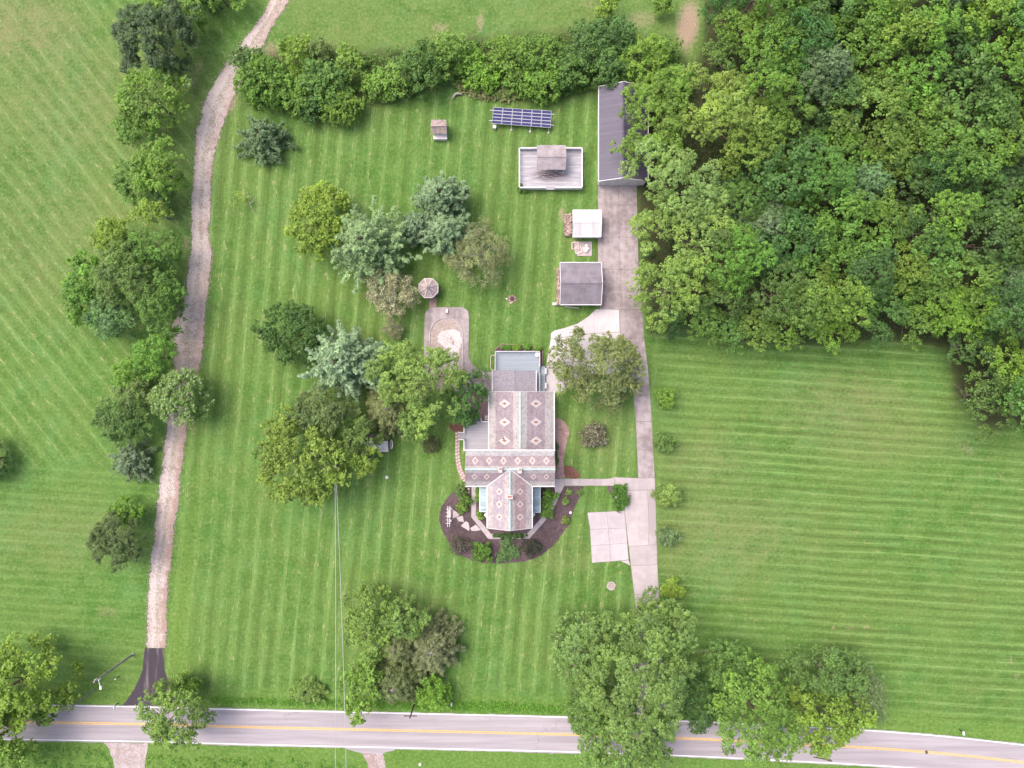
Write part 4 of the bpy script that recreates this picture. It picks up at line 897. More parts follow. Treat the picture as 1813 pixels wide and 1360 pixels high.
# ------------------------------------------------------------------ small yard things
def log_mesh():
    mb = MB(); r = random.Random(4); k = 7; prof = [r.uniform(.8,1.1) for _ in range(k)]
    for z in (-.5,.5):
        for j in range(k): t = 6.283*j/k; mb.v.append((z, math.cos(t)*prof[j]*.5, math.sin(t)*prof[j]*.5))
    mb.f += [tuple(range(k-1,-1,-1)), tuple(range(k,2*k))]+[(j,(j+1)%k,k+(j+1)%k,k+j) for j in range(k)]
    me = bpy.data.meshes.new('log'); me.from_pydata(mb.v,[],mb.f); me.materials.append(M['log']); return me
LOG = log_mesh()
def woodpile(label, x0, x1, y0, y1, h, n, along, seed):
    a, b = P(x0,y0), P(x1,y1); root = empty('woodpile', ((a.x+b.x)/2,(a.y+b.y)/2,0), label, 'woodpile'); r = random.Random(seed)
    rows = max(1, int(h/.2)); per = n//rows
    for k in range(rows):
        for i in range(per):
            f = (i+.5+r.uniform(-.3,.3))/per; o = bpy.data.objects.new('log', LOG); C.objects.link(o); o.parent = root
            yy = lerp(a.y,b.y,f); xx = (a.x+b.x)/2+r.uniform(-.5,.5)*max(0,abs(b.x-a.x)-.6)
            o.location = (xx-root.location.x, yy-root.location.y, .12+k*.19+r.uniform(-.02,.02)); L = r.uniform(.45,.75) if along else r.uniform(.5,.9)
            o.scale = (L, r.uniform(.2,.34), r.uniform(.2,.32)); o.rotation_euler = (r.uniform(0,6), r.uniform(-.12,.12), r.uniform(-.5,.5)+(0 if r.random() < .7 else 1.3))
    return root
woodpile('tumbled heap of split firewood against the white tin shed', 997,1013,380,418,.8,150,True,1)
woodpile('long narrow row of stacked firewood along the grey shed', 985.5,991,476,539,1.1,160,True,2)
# pad with timber frames
c = P(1033,440.5); sand = MB().prism([P(1016,428.2),P(1047.8,428),P(1047.8,453.6),P(1022,453.5),P(1016,440)],0,.14).build('timber_pad', M['concrete'])
tag(sand, 'square concrete pad between the two sheds', 'pad')
def frame_obj(pts, label):
    mb = MB(); q = [P(*p, .2) for p in pts]; ctr = sum(q, Vector())/4; root = empty('timber_frame', (ctr.x,ctr.y,.14), label, 'crate')  # four boards in a square: a timber frame rather than a crate
    for i in range(4):
        p0, p1 = q[i], q[(i+1)%4]; MB().bar(Vector((p0.x,p0.y,.21+.0*i)), Vector((p1.x,p1.y,.21+.0*i)), .13, .14).build('board', M['lumber'], root)
frame_obj([(1012.6,429.6),(1024.8,428.5),(1024.8,440.5),(1012.8,441.5)], 'upright pale timber frame at the pad corner')
frame_obj([(1016.5,440),(1026.8,434.6),(1031,446),(1020.3,450)], 'tilted pale timber frame overlapping the other one on the pad')
c = P(1035.5,440.5); hp = empty('rubble_heap', (c.x,c.y,.14), 'heap of white and pink rubble on the concrete pad', 'heap')
r = random.Random(3)
for k in range(16):
    x, y = c.x+r.uniform(-.5,.5), c.y+r.uniform(-.55,.55); s_ = r.uniform(.14,.3)
    MB().prism([(x+s_*math.cos(t+r.uniform(-.3,.3)), y+s_*math.sin(t)) for t in np.linspace(0,5.2,6)], .14, .14+r.uniform(.1,.4)).build('chunk', M['offwhite'] if k % 3 else M['lumber'], hp)
# fire pit
c = P(907,529.3); fp = empty('fire_pit', (c.x,c.y,0), 'small round fire pit ring of stones on the lawn', 'fire pit')
for k in range(12):
    t = k*math.pi/6; x, y = c.x+.55*math.cos(t), c.y+.55*math.sin(t); MB().prism([(x+.17*math.cos(t+a), y+.17*math.sin(t+a)) for a in (.5,1.7,2.6,3.7,4.6,5.8)],0,.2).build('stone', M['wood'] if k % 2 else M['brick'], fp)
MB().cyl(c.x,c.y,0,.05,.45,k=12).build('ash', M['mulch'], fp)
for (px, py) in ((897,529),(904,536)):
    q = P(px,py); tag(MB().prism([(q.x-.15,q.y-.12),(q.x+.14,q.y-.15),(q.x+.16,q.y+.1),(q.x-.1,q.y+.16)],0,.18).build('fieldstone', M['white']), 'small white stone beside the round fire pit', 'stone', 'white stones by the fire pit')
# hexagonal well ring
c = P(1081.9,1037.2); wl = empty('well_ring', (c.x,c.y,0), 'low hexagonal stone ring in the lawn below the parking pad', 'well')
for k in range(6):
    t = k*math.pi/3+.2; p0, p1 = Vector((c.x+.72*math.cos(t),c.y+.72*math.sin(t),.1)), Vector((c.x+.72*math.cos(t+1.02),c.y+.72*math.sin(t+1.02),.1)); MB().bar(p0,p1,.2,.2).build('block', M['flag'], wl)
MB().cyl(c.x,c.y,-.01,.05,.6,k=6).build('cover', M['dirt'], wl)
c = P(685,845.2); lid = empty('round_lid', (c.x,c.y,0), 'small pale blue round lid in the lawn below the trees', 'round_lid'); MB().cyl(c.x,c.y,0,.12,.30,k=18).build('rim', M['lid'], lid); MB().cyl(c.x,c.y,.12,.17,.22,k=18).build('cap', M['alu'], lid)  # pale round lid on the turf; no tank is modelled below it
c = P(791.6,551); bn = empty('white_bench', (c.x,c.y,.06), 'small white bench on the looped concrete walk', 'bench'); MB().box(c.x-.16,c.x+.16,c.y-.33,c.y+.33,.42,.48).build('seat', M['white'], bn)
for s_ in (-1,1): MB().box(c.x-.14,c.x+.14,c.y+s_*.26-.03,c.y+s_*.26+.03,.055,.42).build('leg', M['white'], bn)
# white garden arbour bench in the bed
c = P(795,914); ar = empty('garden_arbor', (c.x,c.y,0), 'white metal garden arbor with crossbars in the mulch bed', 'arbor')
z = 1.9; xa, xb = P(792.5,0,z).x, P(795.8,0,z).x
for xx in (xa, xb): MB().bar((xx,P(0,896,z).y,z),(xx,P(0,933,z).y,z),.07,.06).build('top_rail', M['white'], ar)
for py, w0, w1 in ((901.4,790,802),(907.4,789.5,793),(914.2,789,796),(920.5,789.5,799),(926.8,789,798)): MB().bar((P(w0,0,z).x,P(0,py,z).y,z+.08),(P(w1,0,z).x,P(0,py,z).y,z+.08),.07,.05).build('crossbar', M['white'], ar)
for xx in (xa, xb):
    for py in (901.4,926.8): yy = P(0,py,z).y; MB().box(xx-.04,xx+.04,yy-.04,yy+.04,0,z).build('post', M['white'], ar)
for px, py, lb in ((798,899,'small white ball ornament at the arbor top'),(798.4,922.4,'white urn ornament beside the arbor')):
    q = P(px,py); mb = MB(); mb.tube([(q.x,q.y,0),(q.x,q.y,.12),(q.x,q.y,.3),(q.x,q.y,.45)],[.1,.17,.2,.1],10); tag(mb.build('ornament', M['white']), lb, 'ornament')
# white stones / ornaments and lamp
for px, py, lb in ((1010,907.7,'white stone lying in the dark mulch bed right of the house'),(1090.5,880.5,'white lamp stone beside the clipped round bush')):
    q = P(px,py); mb = MB(); mb.tube([(q.x,q.y,0),(q.x+.02,q.y,.14),(q.x,q.y+.02,.26),(q.x,q.y,.32)],[.22,.27,.2,.05],9); tag(mb.build('white_stone', M['white']), lb, 'stone')
# driftwood arch
mb = MB(); pts = [(802,175,0.05),(804,171,.35),(808,168.3,.55),(813,167.4,.5),(817,167.8,.3),(819,165.5,.15)]; mb.tube([P(a,b)+Vector((0,0,h)) for a,b,h in pts],[.2,.24,.22,.2,.17,.08],7); mb.tube([P(816,168)+Vector((0,0,.35)),P(819,169)+Vector((0,0,.1))],[.12,.05],6)
tag(mb.build('driftwood_log', M['bark_pale']), 'curved bleached log lying below the hedgerow', 'log')
r = random.Random(8)
for k, (px, py) in enumerate(((333,142),(337,146),(331,152),(336,153))):
    q = P(px,py); s_ = r.uniform(.3,.5); tag(MB().prism([(q.x+s_*r.uniform(.7,1.1)*math.cos(t), q.y+s_*r.uniform(.7,1.1)*math.sin(t)) for t in np.linspace(0,5.4,7)],0,r.uniform(.15,.3)).build('fieldstone', M['flag']), 'pale flat field stone beside the bend of the gravel lane', 'stone', 'field stones by the lane')

# ------------------------------------------------------------------ poles, wires, mailboxes
def utility_pole(label, base, h, r, mat, arm=None, transformer=None, lamp=None, parts=()):
    b = P(*base); root = empty('utility_pole', (b.x,b.y,0), label, 'utility pole')
    MB().tube([(b.x,b.y,0),(b.x,b.y,h*.5),(b.x,b.y,h)],[r,r*.9,r*.75],10).build('shaft', M[mat], root); MB().cyl(b.x,b.y,0,.25,r*1.25,k=10).build('foot', M['offwhite'] if lamp else M[mat], root)
    if arm:
        cr = MB().bar((b.x-arm,b.y+.12,h-.5),(b.x+arm,b.y+.12,h-.5),.14,.14).build('crossarm', M['pole_dark'], root)
        for k in (-.9,-.45,.45,.9): MB().cyl(b.x+arm*k,b.y+.12,h-.43,h-.2,.07,.05,k=8).build('insulator', M['steel'], cr)
    if transformer:
        for dx in (-.28,.28): MB().cyl(b.x+dx,b.y,transformer-.2,transformer+.3,.11,k=10).build('insulator', M['white'], root)
    if lamp:
        l = MB().tube([(b.x,b.y,lamp),(b.x+.3,b.y-.5,lamp+.3),(b.x+.55,b.y-1.15,lamp+.35)],[.06,.06,.06],6).build('lamp_arm', M['white'], root); MB().box(b.x+.42,b.x+.72,b.y-1.55,b.y-1.0,lamp+.25,lamp+.42).build('lamp_head', M['white'], l)
    return root
utility_pole('grey utility pole with street lamp near the black asphalt apron', (235.3,1158.6), 11.2, .19, 'pole', None, 10.2, 10.0)
utility_pole('thin brown utility pole with dark crossarm at the road edge', (168,1221), 7.0, .12, 'pole', .7)
utility_pole('dark utility pole with crossarm behind the roadside thicket', (733.5,1246), 5.2, .15, 'pole_dark', 1.1)
pb = P(593,826,9.0); pr = utility_pole('utility pole with white cap rising beside the big yellow-green tree', ((pb.x/S)+906.5, 680-pb.y/S), 9.0, .17, 'pole_dark')
MB().cyl(pb.x,pb.y,9.0,9.22,.26,k=12).build('cap', M['white'], pr)
def wire(a, b, sag, label):
    pts = [lerp(a,b,t)-Vector((0,0,sag*4*t*(1-t))) for t in np.linspace(0,1,25)]
    tag(MB().tube(pts,[.042]*25,4).build('power_line', M['cable']), label, 'cable')
far1, far2 = P(592.5,1362,9.0), P(610.8,1362,9.0)
wire(pb, pb+(far1-pb)*1.35, .6, 'straight overhead power cable from the capped pole across the road')
wire(pb+Vector((.1,0,-.1)), pb+(far2-pb)*1.35, .9, 'overhead cable slanting away east of the straight power cable')
def mailbox(px, py, label):
    b = P(px,py); root = empty('mailbox', (b.x,b.y,0), label, 'mailbox'); MB().box(b.x-.06,b.x+.06,b.y-.06,b.y+.06,0,1.1).build('post', M['dark'], root)
    mb = MB(); pf = [(-.13,0),(.13,0),(.13,.18),(.09,.27),(0,.31),(-.09,.27),(-.13,.18)]
    for s_ in (-.3,.3): mb.v += [(b.x+x,b.y+s_-.1,1.1+z) for x,z in pf]
    mb.f += [tuple(range(7)), tuple(range(13,6,-1))]+[(j,(j+1)%7,7+(j+1)%7,7+j) for j in range(7)]; bx_ = mb.build('box', M['white'], root)
    MB().box(b.x+.135,b.x+.155,b.y,b.y+.05,1.2,1.45).build('flag', M['brick'], bx_)
mailbox(209.5,1244.5, 'white mailbox on dark post next to the black asphalt apron'); mailbox(1698,1291, 'white mailbox at the road edge below the striped right lawn')
mailbox(800.5,1240, 'white mailbox at the road edge beside the roadside thicket')
b = P(211,1197.5); rt = empty('marker_post', (b.x,b.y,0), 'short dark marker post with white top on the roadside grass', 'post'); MB().cyl(b.x,b.y,0,1.0,.09,k=8).build('shaft', M['pole_dark'], rt); MB().cyl(b.x,b.y,1.0,1.25,.10,k=8).build('top', M['white'], rt)
q = P(744,1353); tag(MB().tube([(q.x,q.y,0),(q.x,q.y,.2),(q.x,q.y,.34)],[.24,.28,.12],8).build('white_stone', M['white']), 'white stone on the grass below the road', 'stone')

# ------------------------------------------------------------------ vegetation
def unit(v): return v/np.maximum(np.linalg.norm(v, axis=-1, keepdims=True), 1e-6)
def quads_from(pos, nrm, tan, ln, wd, v, h):
    """one folded-free rhombic leaf spray per point"""
    b = unit(np.cross(nrm, tan)); t = unit(np.cross(b, nrm))
    a = pos+t*(ln*.5)[:,None]; c = pos-t*(ln*.5)[:,None]; m = pos+t*(ln*.06)[:,None]
    d = m+b*(wd*.5)[:,None]; e = m-b*(wd*.5)[:,None]
    V = np.stack([a, d, c, e], 1).reshape(-1, 3); n = len(pos)
    return V, np.arange(n*4).reshape(n, 4), v, h

def decid(rng, rx, ry, hz, lobe=1.6, clump=.52, leaf=.27, dens=.92, flat=.75, hue=.5, gap=.0, skirt=True, nc=2.1, lrr=(.6,1.12), tight=.70):
    """lobed broadleaf crown: lobes on a dome, clumps on each lobe, leaf sprays on each clump. Origin at crown base centre."""
    n = max(4, int(nc*rx*ry/lobe**2)); ga = 2.39996; ph = rng.uniform(0, 6.28)
    k = np.arange(n); f = np.sqrt((k+.5)/n)*.86+rng.normal(0,.05,n); an = k*ga+ph+rng.normal(0,.25,n)
    asym = 1+.16*np.sin(an*2+ph)+.12*np.sin(an*3+2.1*ph)
    lob = np.stack([np.cos(an)*f*rx*asym, np.sin(an)*f*ry*asym, hz*(.15+.85*np.sqrt(np.clip(1-f*f,.05,1)))*rng.uniform(.72,1.08,n)], -1)
    lr = lobe*rng.uniform(*lrr,n)
    if skirt:
        m = max(3, int(n*.5)); an = rng.uniform(0,6.28,m); f = rng.uniform(.6,.92,m)
        lob = np.concatenate([lob, np.stack([np.cos(an)*f*rx, np.sin(an)*f*ry, hz*rng.uniform(.05,.4,m)], -1)]); lr = np.concatenate([lr, lobe*rng.uniform(.5,.95,m)])
    if gap: keep = rng.random(len(lob)) > gap; lob, lr = lob[keep], lr[keep]
    lv = rng.normal(0,.13,len(lob)); lh = rng.uniform(0,hue,len(lob))
    cl, cr, cv, chh = [], [], [], []
    for L, r_, a_, b_ in zip(lob, lr, lv, lh):
        m = max(4, int(2.4*(r_/clump)**2)); d = unit(rng.normal(0,1,(m,3))); d[:,2] = np.where(d[:,2] < -.25, -d[:,2], d[:,2])
        cl.append(L+d*np.array([1,1,flat])*(r_*rng.uniform(tight,1.06,m))[:,None]); cr.append(clump*rng.uniform(.6,1.25,m)); cv.append(a_+rng.normal(0,.08,m)); chh.append(b_+rng.normal(0,.08,m))
    cl = np.concatenate(cl); cr = np.concatenate(cr); cv = np.concatenate(cv); chh = np.concatenate(chh)
    per = max(6, int(19*dens*(clump/.55)**2*(.30/leaf)**2)); N = len(cl)*per
    d = unit(rng.normal(0,1,(N,3))); d[:,2] = np.where(d[:,2] < -.4, -d[:,2], d[:,2])
    ci = np.repeat(np.arange(len(cl)), per)
    pos = cl[ci]+d*np.array([1,1,.8])*(cr[ci]*rng.uniform(.35,1.1,N))[:,None]
    nrm = unit(d*.75+np.array([0,0,.85])+rng.normal(0,.33,(N,3))); tan = rng.normal(0,1,(N,3))
    v = np.clip(.5+cv[ci]+rng.normal(0,.16,N), 0, 1); h = np.clip(chh[ci]+rng.normal(0,.12,N), 0, 1)
    ln = leaf*rng.uniform(.7,1.4,N); wd = ln*rng.uniform(.6,.95,N)
    return quads_from(pos, nrm, tan, ln, wd, v, h), lob, lr

def conifer(rng, rx, ry, hz, leaf=.42, space=.45, per=12, up=.25, droop=.0, thin=.4, levels=9, tuft=.6, hue=.3, top=.05, fuzz=.55, jag=.22):
    """whorled crown: branches radiate from the stem, needle tufts sit along them and point outward"""
    C_, D_, B_, br = [], [], [], []
    R_ = max(rx, ry); sc_ = np.array([rx, ry, 1.0])
    for lv in range(levels):
        f = (lv+.5)/levels; zb = hz*(1-f)**.9*.92; rad = top+(1-top)*f**.75; nb = int(5+8*f)
        for k in range(nb):
            an = 6.283*(k+rng.uniform(-.35,.35))/nb+lv*.7; L = rad*rng.uniform(1-jag*1.2,1+jag*.8)
            d = np.array([math.cos(an), math.sin(an), 0]); side = np.array([-d[1], d[0], 0]); m = max(4, int(L*R_/space)*2)
            t = rng.uniform(.10,1,m)**.75; q = d*sc_*(L*t)[:,None]; q[:,2] = zb+up*R_*L*t**1.6-droop*R_*L*t**2
            sp = tuft*np.sin(np.clip(t*1.1,0,1)*2.9+.15)*rng.normal(0,.75,m)*min(1,R_/3.5); q = q+side*sp[:,None]; q[:,2] += rng.normal(0,.1,m)-np.abs(sp)*.2
            C_.append(q); D_.append(d[None]+side[None]*(sp/max(tuft,.1)*.7)[:,None]+np.array([0,0,up*1.4-droop*1.3])); B_.append(rng.normal(0,.10)+rng.normal(0,.08,m))
            br.append((np.array([0,0,max(.1,zb-.1*R_*L)]), (d*sc_*L*.88)+np.array([0,0,zb+up*R_*L*.8-droop*R_*L*.8-.1])))
    c = np.concatenate(C_); D = unit(np.concatenate(D_)); b = np.concatenate(B_); n = len(c); ci = np.repeat(np.arange(n), per); N = n*per
    dr = unit(D[ci]+rng.normal(0,fuzz,(N,3))); ln = leaf*rng.uniform(.7,1.4,N); pos = c[ci]+dr*(ln*.45)[:,None]
    nrm = unit(np.array([0,0,.9])+rng.normal(0,.45,(N,3))); wd = ln*thin*rng.uniform(.7,1.3,N)
    hb = rng.uniform(0,hue,n)
    return quads_from(pos, nrm, dr, ln, wd, np.clip(.5+b[ci]+rng.normal(0,.12,N),0,1), np.clip(hb[ci],0,1)), br

def limbs(rng, lob, z0, r0, twigs=0, spread=.7):
    """tapered trunk with curved limbs to the lobes (coords relative to the tree base); z0 = crown base height"""
    mb = MB(); top = Vector((rng.normal(0,.15), rng.normal(0,.15), z0+max(.3, float(np.max(lob[:,2]))*.55)))
    mb.tube([(0,0,-.05),(rng.normal(0,.05),rng.normal(0,.05),z0*.5),tuple(lerp(Vector((0,0,z0)),top,.3)),tuple(top)],[r0*1.25,r0,r0*.8,r0*.25],7)
    rl = min(r0, .3); done = []; order = sorted(range(len(lob)), key=lambda q: lob[q][0]**2+lob[q][1]**2); nl = 0
    for q in order:
        L = lob[q]; e = Vector((L[0]*.92,L[1]*.92,L[2]*.85+z0-.35)); near = min(done, key=lambda p: (p[0]-e).length, default=None)
        if near is None or (nl < 9 and (near[0]-e).length > 1.6 and rng.random() < .35):
            s_ = lerp(Vector((0,0,z0*.8)), top, rng.uniform(.0,.6)); ra = rl*.38; nl += 1
        else: s_ = near[0]; ra = max(.02, near[1]*.8)
        m = lerp(s_, e, .5)+Vector((rng.normal(0,.18),rng.normal(0,.18),rng.uniform(-.45,.1))); re_ = max(.015, ra*.55)
        mb.tube([s_,m,e],[ra,ra*.8,re_],5,False); done.append((e, re_))
        for _ in range(twigs):
            d = Vector((rng.normal(0,1),rng.normal(0,1),rng.uniform(.1,1.0))).normalized(); e2 = e+d*rng.uniform(.5,1.3)*spread; m2 = lerp(m,e,rng.uniform(.2,1))
            mb.tube([m2, lerp(m2,e2,.5)+Vector((rng.normal(0,.12),rng.normal(0,.12),.05)), e2],[.045,.03,.012],3,False)
    return mb
def branches(rng, br, hz, z0, r0, frac=.5, rb=.05):
    mb = MB(); mb.tube([(0,0,-.05),(0,0,z0+hz*.5),(0,0,z0+hz*.97)],[r0,r0*.6,.04],7)
    for a, b in br:
        if rng.random() > frac: continue
        a = Vector(a)+Vector((0,0,z0)); b = Vector(b)+Vector((0,0,z0)); m = lerp(a,b,.5)+Vector((rng.normal(0,.1),rng.normal(0,.1),rng.normal(0,.08)))
        mb.tube([a,m,b],[rb,rb*.7,rb*.25],4,False)
    return mb

BASE = dict(bright=(.125,.182,.038), yellow=(.160,.198,.040), mid=(.100,.158,.040), dark=(.058,.098,.034), olive=(.125,.150,.060), blue=(.215,.250,.190), bluedk=(.165,.195,.150), pale=(.165,.205,.070),
            grey=(.120,.135,.095), oak=(.180,.215,.060), brown=(.150,.125,.085), purple=(.125,.090,.085), hemlock=(.172,.178,.092), cedar=(.072,.100,.055), lime=(.130,.205,.034), cover=(.115,.165,.075), lawn=(.075,.165,.022), white=(.30,.31,.20))
PRE = {}
def crown_mesh(kind, rx, ry, hz, seed, **kw):
    rng = np.random.default_rng(seed)
    if kind == 'decid':
        (V, Q, v, h), lob, lr = decid(rng, rx, ry, hz, **kw); return (V, Q, v, h), lob
    (V, Q, v, h), br = conifer(rng, rx, ry, hz, **kw); return (V, Q, v, h), br

def tree(name, label, px, py, rx, ry, h, kind, color, cat='tree', group=None, seed=None, bloom=None, crown_z=None, twigs=0, trunk_r=None, barkm='bark', fr=.5, rb=.05, colj=None, **kw):
    """px,py,rx,ry: crown centre and radii as seen in the photo (pixels); h: height in metres"""
    global _seed
    _seed += 1; seed = seed or _seed; rng = np.random.default_rng(seed+999)
    z0 = h*(crown_z if crown_z is not None else .28); hz = h-z0; zc = z0+hz*.45; k = S*(H-zc)/H
    rx_, ry_ = rx*k*1.08, ry*k*1.08; b = P(px,py,zc)
    root = empty(name, (b.x,b.y,0), label, cat, group)
    (V, Q, v, hh), sk = crown_mesh(kind, rx_, ry_, hz, seed, **kw)
    V = V+np.array([0,0,z0]); V[:,2] = np.maximum(V[:,2], .06)
    me = np_mesh('crown', V, Q, {'v': ('FACE','FLOAT',v), 'h': ('FACE','FLOAT',hh)}, M['leaf'])
    o = bpy.data.objects.new('crown', me); C.objects.link(o); o.parent = root; o.color = (*BASE[color], 1) if isinstance(color, str) else (*color, 1)
    if bloom:
        pick = rng.choice(len(Q), int(len(Q)*bloom[0]), replace=False); W = V.reshape(-1,4,3)[pick]; mid_ = W.mean(1, keepdims=True); W = mid_+(W-mid_)*bloom[2]; W[...,2] += .06; up_ = (W[:,:,2]-z0 > hz*.25).all(1); W = W[up_]
        fm = np_mesh('blossom', W.reshape(-1,3), np.arange(len(W)*4).reshape(-1,4), {'v': ('FACE','FLOAT',np.full(len(W),.5)), 'h': ('FACE','FLOAT',np.zeros(len(W)))}, M['leaf'])
        fo = bpy.data.objects.new('blossom', fm); C.objects.link(fo); fo.parent = root; fo.color = (*bloom[1],1); fo['kind'] = 'stuff'
    r0 = trunk_r or max(.04, .018*h+.012*max(rx_,ry_))
    mb = limbs(rng, sk, z0, r0, twigs) if kind == 'decid' else branches(rng, sk, hz, z0, r0, fr, rb)
    mb.v = [(x+b.x,y+b.y,z) for x,y,z in mb.v]; mb.build('trunk' if cat == 'tree' else 'stems', M[barkm], root)
    return root
_seed = 100
PINE = dict(kind='conifer', leaf=.44, thin=.30, up=.26, space=.34, per=16, tuft=.85, levels=12, crown_z=.12, jag=.20, fuzz=.62)
HEM = dict(kind='conifer', leaf=.55, thin=.15, up=.05, droop=.10, space=.28, per=13, tuft=.95, levels=12, crown_z=.15, hue=.35, fr=.75, rb=.05, barkm='bark_pale', fuzz=.55, jag=.08)
LG = dict(kind='decid')

# -- left of the lane
G1 = None
tree('walnut_tree', 'large dark grey-green feathery tree at the field edge, top of the lane row', 275,68,70,58,10,'decid',(.070,.092,.052),leaf=.22,lobe=1.3,dens=1.3,hue=.25,clump=.5)
tree('sapling', 'bright sapling poking out above the dark feathery tree', 282,14,20,14,5,'decid','bright')
tree('sapling', 'bright leafy sapling at the right shoulder of the dark feathery tree', 342,34,16,16,6,'decid','bright')
tree('locust_tree', 'yellow-green spreading tree below the dark feathery tree', 272,178,58,56,9,'decid','bright',leaf=.34,lobe=1.2,gap=.12,twigs=1)
tree('bush', 'dull green bush under the yellow-green spreading tree', 246,222,40,32,4.5,'decid','mid','shrub',leaf=.24)
tree('maple_tree', 'dark leafy tree cut by the top edge beside the lane', 342,-3,34,24,5.5,'decid','dark',crown_z=.05); tree('maple_tree', 'bright tree cut by the top edge beside the lane', 392,-4,48,24,5.5,'decid','bright',crown_z=.05)
tree('ash_tree', 'rounded fresh green tree beside the straight part of the lane', 282,300,42,46,8.5,'decid','bright',lobe=1.1,clump=.5)
tree('bush', 'speckled green bush against the rounded fresh green tree', 237,322,30,30,5,'decid','mid','shrub',leaf=.26,lobe=1.0); tree('bush', 'small dark bush at the foot of the rounded fresh green tree', 288,350,22,14,4,'decid','dark','shrub')
tree('mulberry_tree', 'sprawling yellow-green branch crown leaning toward the lane', 278,377,38,22,7,'decid','yellow',lobe=.85,gap=.2,twigs=2,barkm='bark_grey',skirt=False)
tree('mulberry_tree', 'yellow-green tree at the upper end of the big lane thicket', 206,420,32,32,8,'decid','yellow',lobe=1.1)
tree('elm_tree', 'grey-green rounded crown under the sprawling yellow-green branches', 262,445,52,38,8,'decid','mid',lobe=1.2)
tree('lilac_bush', 'lush bushy crown on the field side of the lane thicket', 152,518,36,60,6,'decid',(.095,.165,.032),'shrub',lobe=1.0,leaf=.36,clump=.6)
tree('elm_tree', 'largest olive crown in the middle of the lane thicket', 228,490,56,52,10,'decid',(.115,.155,.052),lobe=1.5)
tree('elm_tree', 'bluish green crown low on the field side of the lane thicket', 202,562,36,40,8,'decid',(.105,.16,.075),lobe=1.1)
tree('elm_tree', 'green crown of the lane thicket beside the white gravel bulge', 290,540,36,50,8.5,'decid','mid',lobe=1.2)
tree('mulberry_tree', 'fresh green crown right below the white gravel bulge', 276,632,38,38,8,'decid',(.10,.175,.035),lobe=1.1); tree('mulberry_tree', 'bright low crown on the field side below the lane thicket', 236,662,32,30,6,'decid',(.12,.19,.035),lobe=.9)
tree('bush', 'olive brown-green bush between the low crowns by the lane', 240,698,34,28,6.5,'decid','olive','shrub',lobe=.9); tree('elm_tree', 'dark speckled crown at the lower end of the lane thicket', 220,742,50,40,8,'decid',(.085,.125,.042),lobe=1.2,leaf=.26)
tree('crab_apple_tree', 'round tree flecked with pale leaves standing over the gravel lane', 318,702,50,46,7.5,'decid',(.140,.185,.060),bloom=(.10,(.34,.33,.24),1.0),nc=2.6,lobe=1.0,clump=.42,leaf=.26,hue=.2)
tree('cedar_tree', 'grey-blue feathery cedar beside the lower lane', 233,815,38,36,5,'conifer',(.165,.185,.145),leaf=.55,thin=.2,up=.12,space=.34,per=9,tuft=.6,levels=7,crown_z=.05,jag=.35)
tree('bush', 'small bright leafy bush above the sparse olive tree', 228,902,30,17,4.5,'decid',(.11,.175,.03),'shrub',lobe=.8); tree('hawthorn_tree', 'sparse olive twiggy tree beside the lower lane', 210,955,50,48,7,'decid',(.095,.115,.055),leaf=.20,lobe=1.1,dens=1.0,gap=.15,twigs=2,barkm='bark_grey')
tree('cedar_tree', 'dark tree cut by the left edge of the field', -10,812,24,38,5,'decid','dark',crown_z=.05)
tree('hickory_tree', 'big yellow-green tree at the corner above the road', 34,1208,90,74,12,'decid',(.150,.190,.036),crown_z=.12,lobe=1.6,leaf=.36,clump=.62); tree('hickory_tree', 'big leafy tree overhanging the road at the left edge', 0,1302,74,64,12,'decid',(.125,.175,.038),crown_z=.1,lobe=1.5,leaf=.36,clump=.62)
tree('honey_locust_tree', 'airy yellow-green tree standing over the road by the black apron', 314,1260,54,62,11,'decid',(.140,.185,.055),lobe=1.1,leaf=.28,gap=.12,twigs=2,barkm='bark_grey',crown_z=.18); tree('bush', 'low bright roadside bush left of the airy road tree', 330,1215,24,20,4,'decid','bright','shrub',lobe=.7)
# -- yard
tree('juniper_tree', 'dark juniper with drooping sprays under the hedgerow end', 464,243,44,46,5.5,'conifer',(.135,.165,.110),leaf=.62,thin=.2,up=.10,space=.34,per=11,tuft=.6,levels=8,crown_z=.04,jag=.35)
tree('magnolia_tree', 'glossy yellow-green tree behind the big grey-green pine', 572,392,56,66,7,'decid',(.155,.19,.036),lobe=1.1,leaf=.34,clump=.5)
tree('white_pine', 'broad grey-green pine, largest of the pines by the gazebo', 650,432,78,76,12.5,color=(.235,.275,.180),**PINE)
tree('white_pine', 'small blue-grey pine between the larger pines', 737,402,34,28,7,color='bluedk',**PINE)
tree('white_pine', 'blue-grey pine at the upper end of the pine group', 782,348,52,42,10,color='blue',**PINE); tree('white_pine', 'blue-grey pine touching the dying grey tree', 790,412,50,42,10.5,color='blue',**PINE)
tree('dying_tree', 'dying sparse grey-olive tree right of the pines', 845,452,58,50,7.5,'decid',(.200,.185,.115),leaf=.16,lobe=1.1,dens=.34,gap=.0,twigs=6,barkm='bark_pale',clump=.6)
tree('smoke_tree', 'thin purplish grey tree flecked with pale leaves beside the gazebo', 693,514,50,42,6,'decid',(.245,.195,.165),bloom=(.10,(.44,.37,.30),1.2),leaf=.17,lobe=1.0,dens=.34,twigs=6,barkm='bark_pale',clump=.6)
tree('holly_tree', 'dense dark green rounded tree left of the blue spruce', 522,592,58,56,7,'decid',(.055,.095,.026),lobe=1.1,leaf=.28,clump=.5,dens=1.2)
tree('blue_spruce', 'big silvery blue spruce in the middle of the yard trees', 606,640,80,68,13,color=(.255,.290,.235),**PINE)
